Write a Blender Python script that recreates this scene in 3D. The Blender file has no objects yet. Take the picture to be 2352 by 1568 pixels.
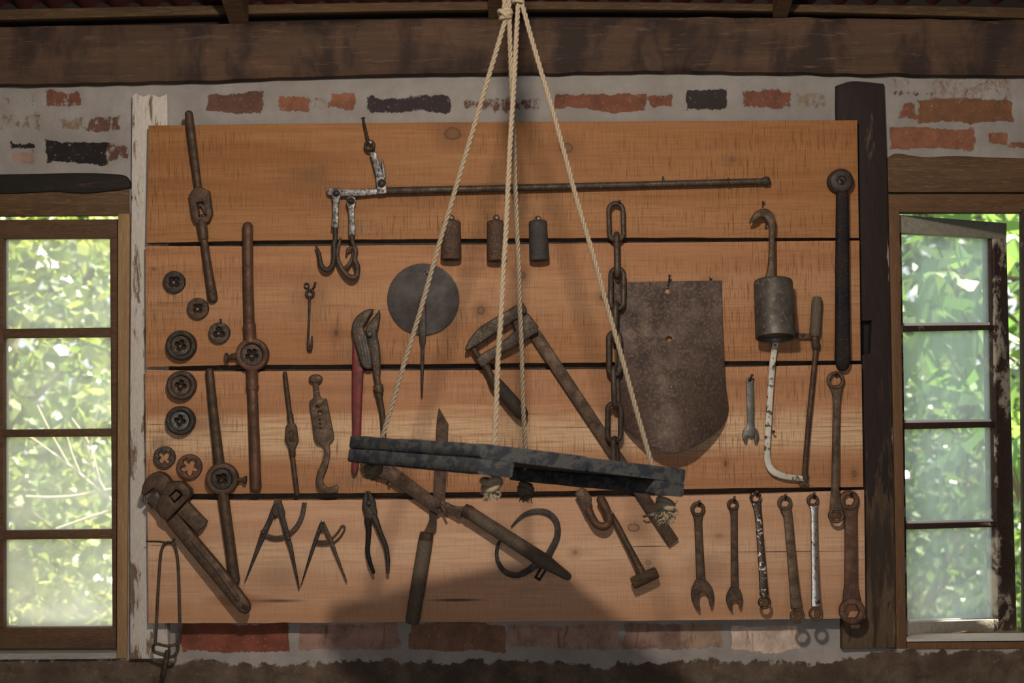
import bpy, bmesh, math, random
from mathutils import Vector, Matrix, noise as mnoise
random.seed(7)
SC = bpy.context.scene
COL = SC.collection

# ------------------------------------------------------------------ camera
W_PX, H_PX, FPX = 2352.0, 1568.0, 3267.0
CAM = Vector((0.0, -3.267, 1.5))
ROT = Matrix.Rotation(math.radians(91.5), 3, 'X') @ Matrix.Rotation(math.radians(-0.40), 3, 'Z')
cd = bpy.data.cameras.new('camera'); cam = bpy.data.objects.new('camera', cd); COL.objects.link(cam)
cd.sensor_width = 36.0; cd.lens = 36.0 * FPX / W_PX
cam.matrix_world = Matrix.Translation(CAM) @ ROT.to_4x4()
cd.clip_start = 0.05; cd.clip_end = 200
cd.dof.use_dof = True; cd.dof.focus_distance = 3.05; cd.dof.aperture_fstop = 4.5
SC.camera = cam

# ------------------------------------------------------------------ light
SC.view_settings.view_transform = 'Standard'; SC.view_settings.look = 'None'
SC.view_settings.gamma = 1.0; SC.view_settings.use_curve_mapping = False
SC.view_settings.exposure = 0.18
SC.cycles.use_denoising = True
SC.cycles.max_bounces = 8; SC.cycles.transparent_max_bounces = 12
SC.cycles.sample_clamp_indirect = 6.0
wd = bpy.data.worlds.new('sky'); SC.world = wd; wd.use_nodes = True
wn = wd.node_tree; bg = wn.nodes['Background']
bg.inputs[0].default_value = (0.92, 0.97, 1.0, 1); bg.inputs[1].default_value = 1.45
sl = bpy.data.lights.new('sun', 'SUN'); sl.energy = 32.0; sl.color = (1, 0.93, 0.74); sl.angle = math.radians(1.0)
so = bpy.data.objects.new('sun', sl); COL.objects.link(so)
so.rotation_euler = Vector((-0.50, -0.22, -0.90)).to_track_quat('-Z', 'Y').to_euler(); so.location = (-3, 8, 9)
# bare bulb hanging in front of the tool board
bl = bpy.data.lights.new('bulb_light', 'POINT'); bl.energy = 98.0; bl.color = (1.0, 0.87, 0.71); bl.shadow_soft_size = 0.05
bo = bpy.data.objects.new('bulb_light', bl); COL.objects.link(bo); bo.location = (-0.016, -2.115, 2.325)

# ------------------------------------------------------------------ pixel <-> place
def ray(px, py):
    return ROT @ Vector(((px - W_PX / 2) / FPX, -(py - H_PX / 2) / FPX, -1.0))
def P(px, py, y=0.0):
    r = ray(px, py); return CAM + r * ((y - CAM.y) / r.y)
def PP(px, py, pt, n):
    r = ray(px, py); return CAM + r * ((pt - CAM).dot(n) / r.dot(n))
def PD(px, py, d=0.0):
    return P(px, py, -d / 1000.0)

# ------------------------------------------------------------------ materials
def ramp(nt, fac, stops):
    r = nt.nodes.new('ShaderNodeValToRGB')
    e = r.color_ramp.elements
    while len(e) < len(stops): e.new(0.5)
    for i, (p, c) in enumerate(stops):
        e[i].position = p; e[i].color = (c, c, c, 1) if isinstance(c, (int, float)) else (*c[:3], 1)
    nt.links.new(fac, r.inputs[0]); return r.outputs[0]
def sock(nt, v, s):
    if isinstance(v, bpy.types.NodeSocket): nt.links.new(v, s)
    elif isinstance(v, (tuple, list)) and len(v) == 3 and s.type == 'RGBA': s.default_value = (*v, 1)
    else: s.default_value = v
def mix(nt, fac, a, b, mode='MIX'):
    m = nt.nodes.new('ShaderNodeMix'); m.data_type = 'RGBA'; m.blend_type = mode
    sock(nt, fac, m.inputs[0]); sock(nt, a, m.inputs[6]); sock(nt, b, m.inputs[7]); return m.outputs[2]
def mth(nt, op, a, b=0.0, clamp=False):
    m = nt.nodes.new('ShaderNodeMath'); m.operation = op; m.use_clamp = clamp
    sock(nt, a, m.inputs[0]); sock(nt, b, m.inputs[1]); return m.outputs[0]
def coords(nt, scale=(1, 1, 1), loc=(0, 0, 0), kind='Object', rot=(0, 0, 0)):
    t = nt.nodes.new('ShaderNodeTexCoord'); m = nt.nodes.new('ShaderNodeMapping')
    m.inputs['Scale'].default_value = scale; m.inputs['Location'].default_value = loc; m.inputs['Rotation'].default_value = rot
    nt.links.new(t.outputs[kind], m.inputs[0]); return m.outputs[0]
def noi(nt, vec, scale, detail=4, rough=0.55, dist=0.0):
    n = nt.nodes.new('ShaderNodeTexNoise'); n.inputs['Scale'].default_value = scale; n.inputs['Detail'].default_value = detail
    n.inputs['Roughness'].default_value = rough; n.inputs['Distortion'].default_value = dist
    nt.links.new(vec, n.inputs['Vector']); return n.outputs['Fac']
def newmat(name):
    m = bpy.data.materials.new(name); m.use_nodes = True
    return m, m.node_tree, m.node_tree.nodes['Principled BSDF']
def bump(nt, b, h, strength=0.3, dist=0.002):
    n = nt.nodes.new('ShaderNodeBump'); n.inputs['Strength'].default_value = strength; n.inputs['Distance'].default_value = dist
    nt.links.new(h, n.inputs['Height']); nt.links.new(n.outputs[0], b.inputs['Normal'])
M = {}
def metal(name, c1, c2, c3=None, sc=45, speck=260, met=0.35, rough=0.6, cover=0.5, bmp=0.45, spk=0.62, spec=0.3):
    m, nt, b = newmat(name); v = coords(nt); spk -= 0.03
    if c3: c3 = tuple(x * 1.3 for x in c3)
    n1 = noi(nt, v, sc, 5, 0.62); n2 = noi(nt, v, speck, 3, 0.6)
    c = mix(nt, ramp(nt, n1, [(cover - 0.12, 0), (cover + 0.12, 1)]), c1, c2)
    if c3: c = mix(nt, ramp(nt, n2, [(spk, 0), (spk + 0.07, 1)]), c, c3)
    nt.links.new(c, b.inputs['Base Color']); b.inputs['Metallic'].default_value = met; b.inputs['Specular IOR Level'].default_value = spec
    nt.links.new(ramp(nt, n1, [(0.3, rough - 0.14), (0.7, min(1, rough + 0.16))]), b.inputs['Roughness'])
    bump(nt, b, mth(nt, 'ADD', n2, n1), bmp, 0.0012); M[name] = m; return m
metal('rust', (0.108, 0.067, 0.044), (0.058, 0.039, 0.029), (0.17, 0.10, 0.065), spk=0.66)
metal('rust_red', (0.145, 0.073, 0.046), (0.078, 0.046, 0.033), (0.20, 0.125, 0.085), sc=40, spk=0.66)
metal('rust_pale', (0.136, 0.092, 0.062), (0.074, 0.050, 0.035), (0.23, 0.16, 0.11), sc=50, spk=0.66)
metal('iron', (0.092, 0.068, 0.050), (0.050, 0.038, 0.029), (0.14, 0.11, 0.09), met=0.3, rough=0.55)
metal('dark_iron', (0.056, 0.044, 0.036), (0.030, 0.024, 0.021), (0.085, 0.07, 0.06), met=0.2, rough=0.55)
metal('spade_rust', (0.098, 0.064, 0.049), (0.064, 0.044, 0.036), (0.098, 0.070, 0.057), sc=22, speck=150, met=0.25, rough=0.62, spk=0.55)
metal('blade_steel', (0.072, 0.063, 0.061), (0.050, 0.042, 0.039), (0.15, 0.135, 0.13), sc=14, met=0.25, rough=0.6, spk=0.72)
metal('grey_steel', (0.14, 0.14, 0.13), (0.085, 0.085, 0.078), (0.26, 0.25, 0.23), met=0.5, rough=0.45, spk=0.7)
metal('silver', (0.30, 0.29, 0.295), (0.13, 0.125, 0.12), (0.04, 0.034, 0.03), sc=60, speck=170, met=0.35, rough=0.5, spk=0.56)
metal('chrome', (0.55, 0.53, 0.52), (0.38, 0.36, 0.35), (0.07, 0.045, 0.032), sc=25, speck=90, met=0.9, rough=0.28, spk=0.62)
metal('chrome_rust', (0.085, 0.062, 0.047), (0.055, 0.04, 0.03), (0.50, 0.47, 0.45), sc=30, speck=120, met=0.6, rough=0.42, spk=0.60)
metal('black_iron', (0.010, 0.011, 0.015), (0.030, 0.022, 0.018), (0.055, 0.038, 0.030), sc=9, met=0.0, rough=0.65, spk=0.62, spec=0.12)
metal('cast', (0.125, 0.110, 0.098), (0.060, 0.050, 0.042), (0.125, 0.116, 0.108), sc=18, speck=110, met=0.35, rough=0.55, spk=0.60)
metal('red_paint', (0.20, 0.025, 0.028), (0.085, 0.038, 0.030), (0.30, 0.20, 0.17), sc=35, speck=110, met=0.05, rough=0.5, spk=0.70)
metal('white_paint', (0.62, 0.60, 0.54), (0.48, 0.45, 0.39), (0.075, 0.05, 0.036), sc=22, speck=60, met=0.0, rough=0.55, spk=0.575)
metal('nail', (0.11, 0.085, 0.07), (0.06, 0.045, 0.036), (0.3, 0.28, 0.26), met=0.6, rough=0.42)
metal('poise', (0.105, 0.062, 0.043), (0.062, 0.038, 0.028), (0.17, 0.12, 0.09), sc=45, met=0.1, rough=0.78, spk=0.62, bmp=0.7)
metal('poise_grey', (0.068, 0.062, 0.060), (0.044, 0.038, 0.036), (0.11, 0.10, 0.095), sc=45, met=0.1, rough=0.75, spk=0.66, bmp=0.6)

def wood(name, c1, c2, c3, grain=(6, 6, 60), rough=0.7, bmp=0.35, fine=9.0, axis=None):
    m, nt, b = newmat(name); v = coords(nt, grain)
    n1 = noi(nt, v, 1.0, 6, 0.65, 0.6); n2 = noi(nt, v, fine, 4, 0.7)
    c = mix(nt, ramp(nt, n1, [(0.36, 0), (0.64, 1)]), c1, c2)
    c = mix(nt, ramp(nt, n2, [(0.52, 0), (0.70, 1)]), c, c3)
    nt.links.new(c, b.inputs['Base Color']); b.inputs['Roughness'].default_value = rough; b.inputs['Specular IOR Level'].default_value = 0.2
    bump(nt, b, n2, bmp, 0.003); M[name] = m; return m
def beam_mat():
    m, nt, b = newmat('beam_wood'); M['beam_wood'] = m
    g = noi(nt, coords(nt, (2.2, 8, 30)), 1.0, 6, 0.7, 0.8); f = noi(nt, coords(nt, (14, 30, 120)), 1.0, 4, 0.7)
    bl_ = noi(nt, coords(nt, (7, 2, 4)), 1.0, 5, 0.65, 0.4); rd = noi(nt, coords(nt, (4.5, 2, 3), (5, 0, 2)), 1.0, 4, 0.6)
    c = mix(nt, ramp(nt, g, [(0.35, 0), (0.66, 1)]), (0.100, 0.060, 0.038), (0.060, 0.036, 0.026))
    c = mix(nt, ramp(nt, rd, [(0.52, 0), (0.68, 0.8)]), c, (0.135, 0.070, 0.045))
    c = mix(nt, ramp(nt, bl_, [(0.47, 0), (0.60, 0.85)]), c, (0.028, 0.019, 0.018))
    c = mix(nt, ramp(nt, f, [(0.58, 0), (0.74, 0.55)]), c, (0.19, 0.125, 0.085))
    c = mix(nt, ramp(nt, g, [(0.715, 0), (0.735, 0.9)]), c, (0.010, 0.008, 0.007))
    nt.links.new(c, b.inputs['Base Color']); b.inputs['Roughness'].default_value = 0.75; b.inputs['Specular IOR Level'].default_value = 0.2
    bump(nt, b, mth(nt, 'ADD', g, mth(nt, 'MULTIPLY', f, .5)), 0.6, 0.006)
beam_mat()
wood('rafter_wood', (0.105, 0.060, 0.030), (0.068, 0.040, 0.022), (0.16, 0.10, 0.055), (3, 20, 30))
wood('frame_wood', (0.135, 0.072, 0.036), (0.085, 0.045, 0.024), (0.19, 0.11, 0.06), (5, 30, 40))
wood('lintel_wood', (0.120, 0.068, 0.034), (0.075, 0.044, 0.024), (0.19, 0.115, 0.06), (3, 12, 26))
wood('jamb_pale', (0.33, 0.205, 0.105), (0.26, 0.155, 0.078), (0.40, 0.27, 0.15), (40, 30, 3))
wood('jamb_brown', (0.16, 0.085, 0.043), (0.12, 0.063, 0.033), (0.21, 0.13, 0.07), (40, 30, 3))
wood('sash_wood', (0.115, 0.065, 0.036), (0.078, 0.043, 0.025), (0.16, 0.10, 0.065), (6, 30, 36))
wood('handle_wood', (0.120, 0.090, 0.067), (0.085, 0.064, 0.049), (0.17, 0.14, 0.11), (30, 30, 12), bmp=0.15)
wood('dark_handle', (0.060, 0.050, 0.042), (0.042, 0.035, 0.030), (0.09, 0.075, 0.062), (40, 40, 14), bmp=0.15)
wood('block_wood', (0.11, 0.075, 0.042), (0.05, 0.034, 0.02), (0.17, 0.125, 0.075), (16, 40, 90), bmp=0.8)
wood('batten_wood', (0.075, 0.055, 0.042), (0.045, 0.034, 0.027), (0.12, 0.09, 0.07), (4, 20, 30))
wood('sill_grey', (0.33, 0.31, 0.29), (0.22, 0.20, 0.185), (0.42, 0.40, 0.38), (5, 30, 30))

def worn(name, wood_c, wood_d, paint, paint2, vec_scale, thr, rough=0.7, fine=3.0):
    """old paint flaking from wood"""
    m, nt, b = newmat(name); v = coords(nt, vec_scale)
    n1 = noi(nt, v, 1.0, 7, 0.68, 0.3); n2 = noi(nt, v, fine * 3, 3, 0.6)
    w = mix(nt, ramp(nt, n2, [(0.35, 0), (0.65, 1)]), wood_c, wood_d)
    p = mix(nt, ramp(nt, n2, [(0.3, 0), (0.7, 1)]), paint, paint2)
    msk = ramp(nt, n1, [(thr - 0.03, 0), (thr + 0.03, 1)])
    c = mix(nt, msk, p, w); nt.links.new(c, b.inputs['Base Color']); b.inputs['Roughness'].default_value = rough; b.inputs['Specular IOR Level'].default_value = 0.25
    bump(nt, b, mth(nt, 'SUBTRACT', n2, msk), 0.4, 0.003); M[name] = m; return m
worn('white_post', (0.16, 0.10, 0.068), (0.25, 0.175, 0.125), (0.62, 0.575, 0.525), (0.50, 0.455, 0.41), (40, 40, 9), 0.565)
worn('seat_paint', (0.078, 0.077, 0.074), (0.056, 0.059, 0.063), (0.036, 0.042, 0.055), (0.020, 0.023, 0.030), (40, 40, 60), 0.50, 0.8)
worn('casement_paint', (0.050, 0.028, 0.022), (0.030, 0.018, 0.016), (0.42, 0.37, 0.31), (0.33, 0.29, 0.245), (12, 12, 9), 0.47, 0.6)
worn('casement_pale', (0.055, 0.030, 0.024), (0.036, 0.022, 0.018), (0.33, 0.31, 0.255), (0.24, 0.225, 0.185), (10, 10, 10), 0.60, 0.6)
worn('casement_dark', (0.055, 0.030, 0.024), (0.036, 0.022, 0.018), (0.40, 0.36, 0.31), (0.30, 0.26, 0.22), (9, 9, 7), 0.34, 0.6)
worn('white_sill', (0.10, 0.07, 0.055), (0.16, 0.12, 0.1), (0.60, 0.56, 0.52), (0.50, 0.465, 0.43), (7, 30, 40), 0.66, 0.6)
worn('black_lintel', (0.055, 0.034, 0.022), (0.04, 0.026, 0.018), (0.012, 0.010, 0.009), (0.020, 0.016, 0.013), (4, 10, 25), 0.60)

def black_post_mat():
    """black paint, worn back to brown wood towards the foot and flaking white along the window edge"""
    m, nt, b = newmat('black_post'); M['black_post'] = m
    v = coords(nt, (26, 26, 4)); n1 = noi(nt, v, 1.0, 7, 0.7, 0.2); n2 = noi(nt, v, 8, 3, 0.6)
    t = nt.nodes.new('ShaderNodeTexCoord'); s = nt.nodes.new('ShaderNodeSeparateXYZ'); nt.links.new(t.outputs['Object'], s.inputs[0])
    low = ramp(nt, mth(nt, 'ADD', mth(nt, 'MULTIPLY', s.outputs[2], 0.72), mth(nt, 'MULTIPLY', n1, 2.0)), [(0.62, 1), (0.69, 0)])
    scr = ramp(nt, n1, [(0.605, 0), (0.66, 0.9)])
    edge = ramp(nt, mth(nt, 'ADD', mth(nt, 'MULTIPLY', s.outputs[0], 8.0), mth(nt, 'MULTIPLY', n1, 0.9)), [(0.89, 0), (0.93, 1)])
    blk = mix(nt, n2, (0.016, 0.012, 0.012), (0.040, 0.028, 0.027))
    wd_ = mix(nt, n2, (0.070, 0.046, 0.029), (0.15, 0.105, 0.066))
    wd_ = mix(nt, ramp(nt, n1, [(0.40, 0.85), (0.52, 0)]), wd_, (0.030, 0.022, 0.018)); c = mix(nt, mth(nt, 'MAXIMUM', low, scr), blk, wd_); c = mix(nt, edge, c, (0.34, 0.29, 0.24))
    nt.links.new(c, b.inputs['Base Color']); b.inputs['Roughness'].default_value = 0.7; b.inputs['Specular IOR Level'].default_value = 0.15; bump(nt, b, n1, 0.5, 0.004)
black_post_mat()

def plank_mat(name, base, deep, pale, bands, knots, stains=(), sawmark=0.85):
    """rough-sawn timber: grain along x, saw ticks across, sapwood bands, knots and stains at fixed spots (object metres)"""
    m, nt, b = newmat(name); M[name] = m
    t = nt.nodes.new('ShaderNodeTexCoord'); s = nt.nodes.new('ShaderNodeSeparateXYZ'); nt.links.new(t.outputs['Object'], s.inputs[0])
    g = noi(nt, coords(nt, (1.3, 5, 26)), 1.0, 6, 0.6, 0.5)
    f = noi(nt, coords(nt, (7, 5, 210)), 1.0, 4, 0.65)
    saw = noi(nt, coords(nt, (330, 5, 16)), 1.0, 3, 0.7)
    patch = noi(nt, coords(nt, (3.0, 1, 5.5)), 1.0, 3, 0.6)
    c = mix(nt, ramp(nt, g, [(0.33, 0), (0.68, 1)]), base, deep)
    z = mth(nt, 'ADD', s.outputs[2], mth(nt, 'MULTIPLY', mth(nt, 'SUBTRACT', g, 0.5), 0.09))
    for (z0, hw, amt, col) in bands:
        k = ramp(nt, mth(nt, 'DIVIDE', mth(nt, 'ABSOLUTE', mth(nt, 'SUBTRACT', z, z0)), hw), [(0.35, amt), (1.0, 0)])
        c = mix(nt, k, c, col)
    c = mix(nt, ramp(nt, f, [(0.46, 0), (0.74, 0.85)]), c, tuple(x * 0.85 for x in deep))
    c = mix(nt, mth(nt, 'MULTIPLY', ramp(nt, saw, [(0.53, 0), (0.64, 1)]), ramp(nt, patch, [(0.40, 0.15), (0.60, sawmark)])), c, tuple(x * 0.42 for x in deep))
    c = mix(nt, ramp(nt, saw, [(0.28, 0.30), (0.44, 0)]), c, pale)
    c = mix(nt, ramp(nt, noi(nt, coords(nt, (4, 1, 7), (3, 0, 1)), 1.0, 4, 0.7), [(0.60, 0), (0.74, 0.38)]), c, (0.20, 0.155, 0.105))
    wob = noi(nt, coords(nt, (30, 5, 30)), 1.0, 2)
    for (kx, kz, a, h, col, amt, ring) in list(knots):
        dx = mth(nt, 'DIVIDE', mth(nt, 'SUBTRACT', s.outputs[0], kx), a); dz = mth(nt, 'DIVIDE', mth(nt, 'SUBTRACT', s.outputs[2], kz), h)
        r = mth(nt, 'SQRT', mth(nt, 'ADD', mth(nt, 'MULTIPLY', dx, dx), mth(nt, 'MULTIPLY', dz, dz)))
        r = mth(nt, 'ADD', r, mth(nt, 'MULTIPLY', mth(nt, 'SUBTRACT', wob, 0.5), 0.7))
        c = mix(nt, ramp(nt, mth(nt, 'MULTIPLY', r, 0.3), [(0.22, amt * 0.8), (1.0, 0)]), c, tuple(x * 0.58 for x in deep))
        st = [(0.0, amt * 0.25), (0.62, amt * 0.35), (0.78, amt), (0.95, amt), (1.0, 0)] if ring else [(0.0, amt), (0.55, amt * 0.8), (1.0, 0)]
        c = mix(nt, ramp(nt, r, st), c, col)
    for (sx, sz, a, h, col, amt) in stains:
        dx = mth(nt, 'DIVIDE', mth(nt, 'SUBTRACT', s.outputs[0], sx), a); dz = mth(nt, 'DIVIDE', mth(nt, 'SUBTRACT', s.outputs[2], sz), h)
        r = mth(nt, 'SQRT', mth(nt, 'ADD', mth(nt, 'MULTIPLY', dx, dx), mth(nt, 'MULTIPLY', dz, dz)))
        r = mth(nt, 'ADD', r, mth(nt, 'MULTIPLY', mth(nt, 'SUBTRACT', g, 0.5), 0.8))
        c = mix(nt, ramp(nt, r, [(0.2, amt), (1.0, 0)]), c, col)
    nt.links.new(c, b.inputs['Base Color']); b.inputs['Roughness'].default_value = 0.62; b.inputs['Specular IOR Level'].default_value = 0.35
    bump(nt, b, mth(nt, 'ADD', f, saw), 0.28, 0.0016)

def wall_mat():
    m, nt, b = newmat('brick_and_mortar'); M['wall'] = m
    a1 = nt.nodes.new('ShaderNodeAttribute'); a1.attribute_name = 'brick'
    a2 = nt.nodes.new('ShaderNodeAttribute'); a2.attribute_name = 'tone'
    a3 = nt.nodes.new('ShaderNodeAttribute'); a3.attribute_name = 'earth'
    v = coords(nt)
    n1 = noi(nt, v, 22, 6, 0.65); n2 = noi(nt, v, 120, 4, 0.6); n3 = noi(nt, coords(nt, (70, 70, 45)), 1, 6, 0.72); n4 = noi(nt, v, 5, 3, 0.5)
    mor = mix(nt, ramp(nt, n4, [(0.35, 0), (0.65, 1)]), (0.268, 0.245, 0.232), (0.345, 0.32, 0.308))
    mor = mix(nt, ramp(nt, n1, [(0.42, 0), (0.75, 0.5)]), mor, (0.20, 0.18, 0.155))
    mor = mix(nt, ramp(nt, n2, [(0.60, 0), (0.72, 0.35)]), mor, (0.42, 0.40, 0.375))
    br = mix(nt, ramp(nt, n1, [(0.40, 0), (0.66, 0.85)]), a2.outputs['Color'], mix(nt, 0.55, a2.outputs['Color'], (0.035, 0.022, 0.02)))
    br = mix(nt, mth(nt, 'MULTIPLY', ramp(nt, noi(nt, coords(nt, (70, 10, 14), (0, 0, 0), 'Object', (0, 0.5, 0)), 1, 4, 0.65, .5), [(0.56, 0), (0.66, 0.75)]), ramp(nt, a2.outputs['Fac'], [(0.10, 0), (0.2, 1)])), br, (0.17, 0.055, 0.040))
    br = mix(nt, ramp(nt, n2, [(0.62, 0), (0.70, 0.4)]), br, (0.40, 0.33, 0.28))
    k = mth(nt, 'ADD', a1.outputs['Fac'], mth(nt, 'ADD', mth(nt, 'MULTIPLY', mth(nt, 'SUBTRACT', n3, 0.5), 1.5), mth(nt, 'MULTIPLY', mth(nt, 'SUBTRACT', n2, 0.5), 0.5)))
    k = ramp(nt, k, [(0.42, 0), (0.58, 1)])
    c = mix(nt, k, mor, br)
    ea = mix(nt, ramp(nt, n1, [(0.35, 0), (0.65, 1)]), (0.140, 0.100, 0.072), (0.070, 0.049, 0.038))
    ea = mix(nt, ramp(nt, n2, [(0.58, 0), (0.70, 0.6)]), ea, (0.20, 0.155, 0.115))
    ea = mix(nt, ramp(nt, n4, [(0.48, 0), (0.6, 0.6)]), ea, (0.055, 0.036, 0.029))
    ke = mth(nt, 'ADD', a3.outputs['Fac'], mth(nt, 'MULTIPLY', mth(nt, 'SUBTRACT', n1, 0.5), 1.5))
    c = mix(nt, ramp(nt, ke, [(0.45, 0), (0.55, 1)]), c, ea)
    nt.links.new(c, b.inputs['Base Color']); b.inputs['Roughness'].default_value = 0.9; b.inputs['Specular IOR Level'].default_value = 0.2
    h = mth(nt, 'ADD', mth(nt, 'MULTIPLY', k, -0.25), mth(nt, 'ADD', mth(nt, 'MULTIPLY', n2, 0.4), mth(nt, 'MULTIPLY', n1, 1.0)))
    bump(nt, b, h, 0.55, 0.006)
wall_mat()

def flat(name, col, rough=0.8, spec=0.3):
    m, nt, b = newmat(name); v = coords(nt); n = noi(nt, v, 8, 5, 0.6)
    nt.links.new(mix(nt, n, tuple(x * 0.75 for x in col), tuple(x * 1.2 for x in col)), b.inputs['Base Color'])
    b.inputs['Roughness'].default_value = rough; b.inputs['Specular IOR Level'].default_value = spec; M[name] = m
flat('floor', (0.16, 0.12, 0.085)); flat('side_wall', (0.24, 0.19, 0.15)); flat('soil', (0.045, 0.060, 0.022))
flat('bark', (0.16, 0.125, 0.09)); flat('twig', (0.66, 0.57, 0.47)); flat('painted_shade', (0.02, 0.014, 0.012)); flat('roof_sheet', (0.060, 0.018, 0.017), 0.8, 0.15)  # the near-black one paints shade in the eaves gap and die holes
flat('sky_glow_strip', (0.72, 0.73, 0.76), 0.6)  # bluish white painted for the sky-lit line at the pane bottoms
def rope_mat():
    m, nt, b = newmat('rope'); v = coords(nt); n = noi(nt, v, 500, 3, 0.7); n2 = noi(nt, v, 14, 3, 0.5)
    c = mix(nt, ramp(nt, n, [(0.3, 0), (0.7, 1)]), (0.225, 0.172, 0.115), (0.365, 0.295, 0.210))
    c = mix(nt, ramp(nt, n2, [(0.5, 0), (0.8, 0.5)]), c, (0.28, 0.23, 0.17))
    nt.links.new(c, b.inputs['Base Color']); b.inputs['Roughness'].default_value = 0.85; bump(nt, b, n, 0.5, 0.001); M['rope'] = m
rope_mat()
flat('rope_fray', (0.30, 0.24, 0.165)); flat('rope_dark', (0.13, 0.10, 0.07))
def leaf_mat(name, c1, c2, trans=0.5):
    m, nt, b = newmat(name); nt.nodes.remove(b); out = nt.nodes['Material Output']
    oi = nt.nodes.new('ShaderNodeAttribute'); oi.attribute_name = 'rnd'
    c = mix(nt, oi.outputs['Fac'], c1, c2)
    d = nt.nodes.new('ShaderNodeBsdfDiffuse'); tr = nt.nodes.new('ShaderNodeBsdfTranslucent'); gl = nt.nodes.new('ShaderNodeBsdfGlossy'); gl.inputs['Roughness'].default_value = 0.35
    nt.links.new(c, d.inputs[0]); nt.links.new(mix(nt, 1.0, c, (1.0, 0.97, 0.62), 'MULTIPLY'), tr.inputs[0])
    s1 = nt.nodes.new('ShaderNodeMixShader'); s1.inputs[0].default_value = trans; nt.links.new(d.outputs[0], s1.inputs[1]); nt.links.new(tr.outputs[0], s1.inputs[2])
    s2 = nt.nodes.new('ShaderNodeMixShader'); s2.inputs[0].default_value = 0.10; nt.links.new(s1.outputs[0], s2.inputs[1]); nt.links.new(gl.outputs[0], s2.inputs[2])
    nt.links.new(s2.outputs[0], out.inputs[0]); M[name] = m
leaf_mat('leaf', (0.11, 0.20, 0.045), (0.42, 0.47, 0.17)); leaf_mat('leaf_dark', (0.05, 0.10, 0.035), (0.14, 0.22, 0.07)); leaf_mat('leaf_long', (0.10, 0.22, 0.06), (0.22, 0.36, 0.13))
def glass_mat(name, haze, sc, tint):
    """old pane: clear, with a film of dust that catches the daylight"""
    m, nt, b = newmat(name); nt.nodes.remove(b); out = nt.nodes['Material Output']
    v = coords(nt, sc); n = noi(nt, v, 1.0, 5, 0.6, 0.4); n2 = noi(nt, coords(nt), 7.0, 3, 0.5)
    tp = nt.nodes.new('ShaderNodeBsdfTransparent'); gl = nt.nodes.new('ShaderNodeBsdfGlossy'); gl.inputs['Roughness'].default_value = 0.03
    tl = nt.nodes.new('ShaderNodeBsdfTranslucent'); tl.inputs[0].default_value = (*tint, 1)
    f = ramp(nt, mth(nt, 'ADD', mth(nt, 'MULTIPLY', n, 0.5), mth(nt, 'MULTIPLY', n2, 0.5)), [(0.35, haze * 0.45), (0.7, haze)])
    s1 = nt.nodes.new('ShaderNodeMixShader'); nt.links.new(f, s1.inputs[0]); nt.links.new(tp.outputs[0], s1.inputs[1]); nt.links.new(tl.outputs[0], s1.inputs[2])
    s2 = nt.nodes.new('ShaderNodeMixShader'); s2.inputs[0].default_value = 0.05; nt.links.new(s1.outputs[0], s2.inputs[1]); nt.links.new(gl.outputs[0], s2.inputs[2])
    nt.links.new(s2.outputs[0], out.inputs[0]); M[name] = m
glass_mat('pane_left', 0.46, (9, 9, 9), (0.95, 0.96, 0.93)); glass_mat('pane_right', 0.50, (45, 45, 3), (0.62, 0.70, 0.76))

# ------------------------------------------------------------------ mesh building
def smooth(pts, n=5, closed=True):
    """Catmull-Rom through (x, y[, corner]) points; a third value of 1 keeps a corner"""
    N = len(pts); out = []
    cor = [len(p) > 2 and p[2] == 1 for p in pts]; q = [Vector(p[:2]) for p in pts]
    for i in range(N if closed else N - 1):
        a, b_ = q[i], q[(i + 1) % N]; pr = q[i - 1] if (closed or i) else a; nx = q[(i + 2) % N] if (closed or i + 2 < N) else b_
        ta = (b_ - a) if (cor[i] or (not closed and i == 0)) else (b_ - pr) * 0.5
        tb = (b_ - a) if (cor[(i + 1) % N] or (not closed and i + 2 >= N)) else (nx - a) * 0.5
        L = (b_ - a).length * 1.15
        if ta.length > L: ta = ta * (L / ta.length)
        if tb.length > L: tb = tb * (L / tb.length)
        st = 1 if (cor[i] and cor[(i + 1) % N]) else n
        for k in range(st):
            t = k / st; t2, t3 = t * t, t * t * t
            out.append(a * (2 * t3 - 3 * t2 + 1) + ta * (t3 - 2 * t2 + t) + b_ * (3 * t2 - 2 * t3) + tb * (t3 - t2))
    if not closed: out.append(q[-1])
    return out
def crn(*pts): return [(p[0], p[1], 1) for p in pts]
def circ(x, y, r, n=24, ry=None, a0=0.0):
    ry = r if ry is None else ry
    return [(x + r * math.cos(a0 + 2 * math.pi * i / n), y + ry * math.sin(a0 + 2 * math.pi * i / n)) for i in range(n)]
def clover(x, y, r, lobes, depth, n=48, a0=0.0):
    out = []
    for i in range(n):
        a = 2 * math.pi * i / n; k = r * (1 - depth + depth * abs(math.cos(lobes * (a - a0) / 2)) ** 0.6)
        out.append((x + k * math.cos(a), y + k * math.sin(a)))
    return out
def wloc(o):
    L = Vector()
    while o: L = L + o.location; o = o.parent
    return L
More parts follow.
